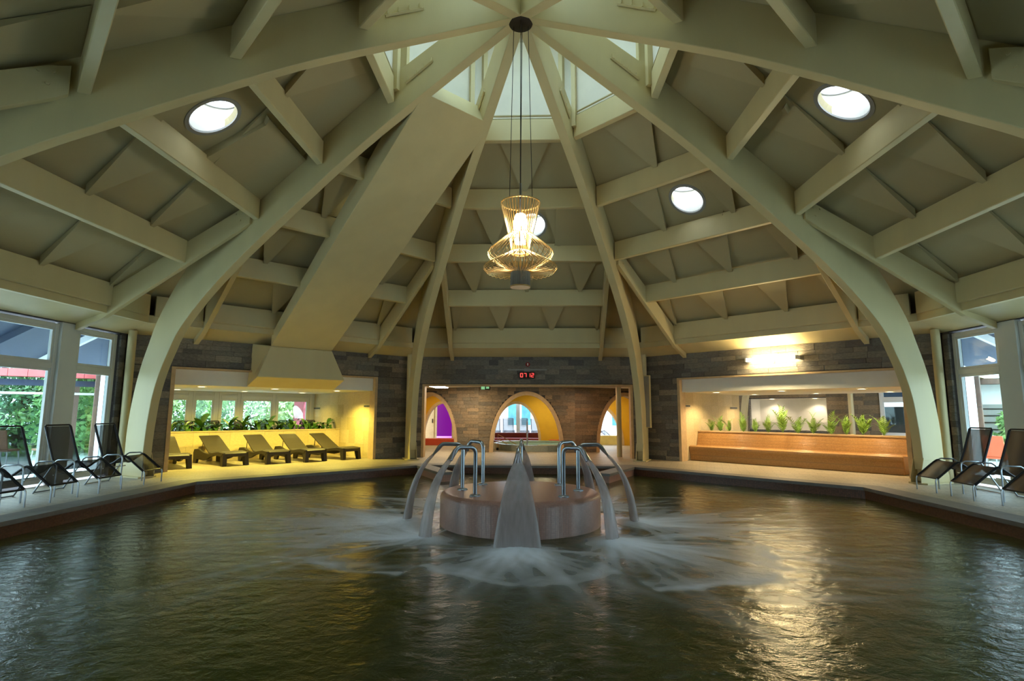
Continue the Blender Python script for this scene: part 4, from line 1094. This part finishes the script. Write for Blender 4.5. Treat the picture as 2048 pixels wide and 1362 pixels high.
# white outer walls of the alcove blocks and their roofs
for k, u, nm in ((-1, -3.9, 'left'), (1, 3.9, 'right')):
    s = -1 if u < 0 else 1
    x0, x1 = sorted((u, u-s*.25)); struct(MB().box(x0, x1, A+.45, 14.5, -.06, 3.4).build('wall_outer_'+nm, M_extw), 'white rendered outer wall of the %s alcove block' % nm, k)
    struct(MB().box(-4.6, 4.6, A+.35, 15.0, 3.4, 3.55).build('ceiling_roof_'+nm, M_eave), 'flat roof of the %s alcove block' % nm, k)
    p = MB().box(-.09, .09, -.09, .09, -.06, 3.3).build('timber_post', M_post); p.location = W(k, u+s*.0, 14.75); p.rotation_euler.z = -k*PI/4
    tag(p, 'brown timber post outside at the end of the white wall, %s side' % nm, 'post')

def tree(label, loc, h, r, seed, m, n=1500, z0=.2, group=None):
    n = int(n*2.4); rs = np.random.RandomState(seed); t = thing('tree', label, 'tree', loc, 0, group)
    MB().tube([(0, 0, -.06), (.05, 0, h*.3), (0, .05, h*.75)], [.12, .1, .04], 7).build('trunk', M_post, t)
    nb = 14; cb = np.stack([rs.uniform(-r, r, nb)*.75, rs.uniform(-r, r, nb)*.75, rs.uniform(z0, h, nb)], 1); br = rs.uniform(.4, .75, nb)*r
    ci = rs.randint(0, nb, n); d = rs.normal(size=(n, 3)); d /= np.linalg.norm(d, axis=1)[:, None]
    c = cb[ci]+d*(br[ci]*rs.uniform(.7, 1.05, n))[:, None]; c[:, 2] = np.clip(c[:, 2], .05, None)
    a = rs.normal(size=(n, 3)); a /= np.linalg.norm(a, axis=1)[:, None]; b = np.cross(a, d); b /= np.linalg.norm(b, axis=1)[:, None]+1e-6
    s = rs.uniform(.06, .15, n)[:, None]
    V = np.stack([c-a*s, c+b*s*.45, c+a*s, c-b*s*.45], 1).reshape(-1, 3)
    me = bpy.data.meshes.new('foliage'); me.from_pydata(V.tolist(), [], [(4*i, 4*i+1, 4*i+2, 4*i+3) for i in range(n)]); me.materials.append(m)
    o = obj('foliage', me, t); o['kind'] = 'stuff'
    return t
TL = ['leafy tree seen through the alcove windows, %s from the left' % o for o in ordn]
for i in range(6):
    tree(TL[i], W(-1, -4.2+i*2.3, 19.5+(i % 3)*1.6, -.06), 4.6+.5*(i % 2), 1.7, 200+i, (M_tree, M_tree2)[i % 2], 2600, group='trees outside the alcove windows')
oc = ['first', 'second', 'third', 'fourth', 'fifth', 'sixth']
for i, u in enumerate((-1.75, -.95, .0, .8, 1.6, 2.4)):
    clone(lc, W(-1, u, 15.3, -.06), PI/4+PI+.1, '%s sling chair from the left outside the alcove windows' % oc[i])
po = thing('flower_poster', 'large pink flower picture standing outside the last alcove window', 'poster', W(-1, 3.25, 15.9, -.06), PI/4)
MB().box(-.62, .62, 0, .03, .3, 2.3).build('board', mat('dusky_pink_print', C(196, 110, 120), .6, var=.25, scale=1.5), po)
for x in (-.5, .5): MB().box(x-.03, x+.03, 0, .03, 0, .3).build('leg', M_grey, po)
M_petal = mat('pink_petal_print', C(228, 120, 140), .6, var=.3, scale=4); M_petal2 = mat('light_petal_print', C(250, 214, 220), .6, var=.15, scale=4)
for j, (cx, cz, a, w, h) in enumerate(((-.35, 1.25, .45, .2, .6), (-.05, 1.45, .05, .2, .7), (.25, 1.35, -.35, .2, .65), (-.2, .95, .9, .16, .5), (.2, .9, -.8, .16, .5), (.0, .6, .0, .05, .4))):
    P = [(cx+w*math.cos(q)*math.cos(a)-h*math.sin(q)*math.sin(a), cz+w*math.cos(q)*math.sin(a)+h*math.sin(q)*math.cos(a)) for q in [2*PI*i/24 for i in range(24)]]
    y = -.004-.004*j; MB().prism([(x, y-.003, z) for x, z in P], [(x, y, z) for x, z in P]).build('petal', (M_petal2, M_petal)[j % 2], po)

# left view: glazed pavilion with red roof edge and garden seats
def view_frame(deg, dist):
    a = math.radians(deg); return Vector((.18+dist*math.sin(a), -8.89+dist*math.cos(a), -.06)), -a
vp, vr = view_frame(-42, 22.5)
pv = thing('garden_pavilion', 'timber and glass garden pavilion with a red roof edge outside the left windows', 'pavilion', vp, vr)
for x in (-4.2, -1.9, .62, 2.2): MB().box(x-.11, x+.11, -.1, .1, 0, 2.5).build('post', M_post, pv)
MB().box(-4.6, 2.6, -.12, .12, 2.32, 2.5).build('lintel', M_eave, pv)
for i in range(16): MB().box(-4.6+i*.45, -4.16+i*.45, -.5, .1, 2.58, 2.80).build('roof_tile', M_roofred, pv)
MB().hexa([(-4.7, -.3, 2.82), (2.7, -.3, 2.82), (2.7, 3.5, 4.2), (-4.7, 3.5, 4.2), (-4.7, -.3, 2.92), (2.7, -.3, 2.92), (2.7, 3.5, 4.3), (-4.7, 3.5, 4.3)]).build('roof', M_eave, pv)
MB().box(-4.6, 2.6, -.14, .14, 2.05, 2.12).build('rail', M_pvc, pv)
for x0, x1 in ((-4.1, -2.0), (-1.8, .52), (.72, 2.1)): MB().box(x0, x1, -.01, .01, .05, 2.05).build('pane', M_glass, pv)
cs_, sn_ = math.cos(vr), math.sin(vr)
def VF(o, x, y, z=0): return Vector((o.x+x*cs_-y*sn_, o.y+x*sn_+y*cs_, o.z+z))
for i, (x, y) in enumerate(((-3.0, 6.5), (-.9, 7.4), (1.0, 6.6), (2.9, 7.8))): tree('leafy garden tree beyond the pavilion, %s from the left' % oc[i], VF(vp, x, y), 3.6, 1.4, 300+i, M_tree3, 2200, group='trees beyond the pavilion')
gs = thing('garden_chair', 'brown woven garden chair by the pavilion, left one', 'chair', VF(vp, -.85, -1.0), vr+2.6, 'brown garden chairs')
MB().box(-.25, .25, -.25, .25, .40, .46).build('seat', M_brownch, gs, bev=.02); MB().hexa([(-.25, .22, .46), (.25, .22, .46), (.25, .27, .46), (-.25, .27, .46), (-.23, .32, 1.0), (.23, .32, 1.0), (.23, .37, 1.0), (-.23, .37, 1.0)]).build('backrest', M_brownch, gs, bev=.02)
for sx in (-1, 1):
    for sy in (-1, 1): MB().tube([(sx*.22, sy*.22, .4), (sx*.24, sy*.25, 0)], .016, 6).build('leg', M_steel, gs)
clone(gs, VF(vp, .05, -1.2), vr+3.5, 'brown woven garden chair by the pavilion, right one')

# right view: white house, parasol, orange chair and shrubs
vp2, vr2 = view_frame(39.5, 22)
cs_, sn_ = math.cos(vr2), math.sin(vr2)
hs = thing('white_house', 'white house across the yard outside the right windows', 'house', VF(vp2, .5, 4), vr2)
MB().box(-1.3, 6, 0, .3, 0, 2.6).build('wall', M_extw, hs); MB().box(-1.5, 6.3, -.6, .5, 2.6, 2.8).build('eaves', M_post, hs)
for x in (-.75, 3.2):
    w_ = MB().box(x-.35, x+.35, -.03, .01, .9, 1.9).build('window', M_grey, hs)
    for j in range(4): MB().box(x-.35, x+.35, -.05, -.03, 1.0+j*.24, 1.04+j*.24).build('slat', M_dark, w_)
ps = thing('closed_parasol', 'closed white parasol standing in the yard on the right', 'parasol', VF(vp2, .85, 1.5))
MB().lathe([(.03, .9), (.16, 1.0), (.13, 1.5), (.05, 2.1), (.02, 2.2)], 12).build('canopy', M_extw, ps, smooth=True); MB().tube([(0, 0, 0), (0, 0, 2.25)], .03, 8).build('pole', M_steel, ps); MB().lathe([(.3, 0), (.3, .06), (.05, .08)], 16).build('base', M_grey, ps)
oc_ = clone(gs, VF(vp2, -.1, -2.6), vr2+2.7, 'orange-red garden chair outside the right window')
for c in oc_.children:
    if c.name.startswith(('seat', 'backrest')):
        c.data = c.data.copy(); c.data.materials[0] = M_orange
for i, (x, y) in enumerate(((1.6, 2.2), (2.6, 1.6), (.5, 2.8))): tree('low green shrub in the yard on the right, %s' % ('nearest the parasol', 'largest', 'by the house wall')[i], VF(vp2, x, y), 1.5, .7, 400+i, M_tree, 900, .1, group='yard shrubs')
struct(MB().box(-6, 8, -1, 8, -.055, -.04).build('ground_lawn', M_lawn), 'lawn patch in the yard on the right'); bpy.data.objects['ground_lawn'].location = VF(vp2, 0, 0); bpy.data.objects['ground_lawn'].rotation_euler.z = vr2
# behind the rotunda: white building with teal windows, loungers
wb = thing('white_building', 'bright white building with tall windows seen through the rotunda arches', 'building', (1.2, 26, -.06))
MB().box(-7, 9, 0, .3, 0, 6).build('wall', M_extw, wb)
M_teal = mat('teal_glass', C(70, 120, 130), .15, var=.2)
for x in (-2.2, -1.35, .35, 2.6, 4.3, 6.4):
    w_ = MB().box(x-.33, x+.33, -.05, .0, .7, 2.3).build('window', M_pvc, wb); MB().box(x-.28, x+.28, -.06, -.05, .76, 2.24).build('pane', M_teal, w_)
tag(MB().box(-.62, -.42, 20.4, 20.6, -.06, 2.6).build('support_post', M_grey), 'grey square post outside the central inner arch', 'post')
rs_ = thing('red_planter', 'dark red low sofa block beyond the central inner arch', 'sofa', (-.6, 18.6, -.06))
MB().box(-1.3, 1.3, -.3, .3, 0, .30).build('seat', mat('dark_red_cushion', C(120, 34, 40), .6), rs_, bev=.03); MB().box(-1.3, 1.3, .3, .5, 0, .55).build('back', mat('wine_red', C(96, 26, 34), .6), rs_, bev=.03)
for i, (x, y, lab) in enumerate(((-1.75, 20.8, 'first dark sling chair beyond the central inner arch'), (-1.0, 21.0, 'second dark sling chair beyond the central inner arch'), (-.2, 21.0, 'third dark sling chair beyond the central inner arch'), (.55, 20.8, 'fourth dark sling chair beyond the central inner arch'))):
    clone(lc, (x, y, -.06), .1, lab)
clone(lc, (4.4, 21.6, -.06), 1.0, 'left dark sling chair seen through the right rotunda arch'); clone(lc, (6.1, 21.2, -.06), 1.3, 'right dark sling chair seen through the right rotunda arch')
tree('small green shrub by the white building through the right arch', (6.2, 23, -.06), 1.0, .6, 501, M_tree, 500, .1)
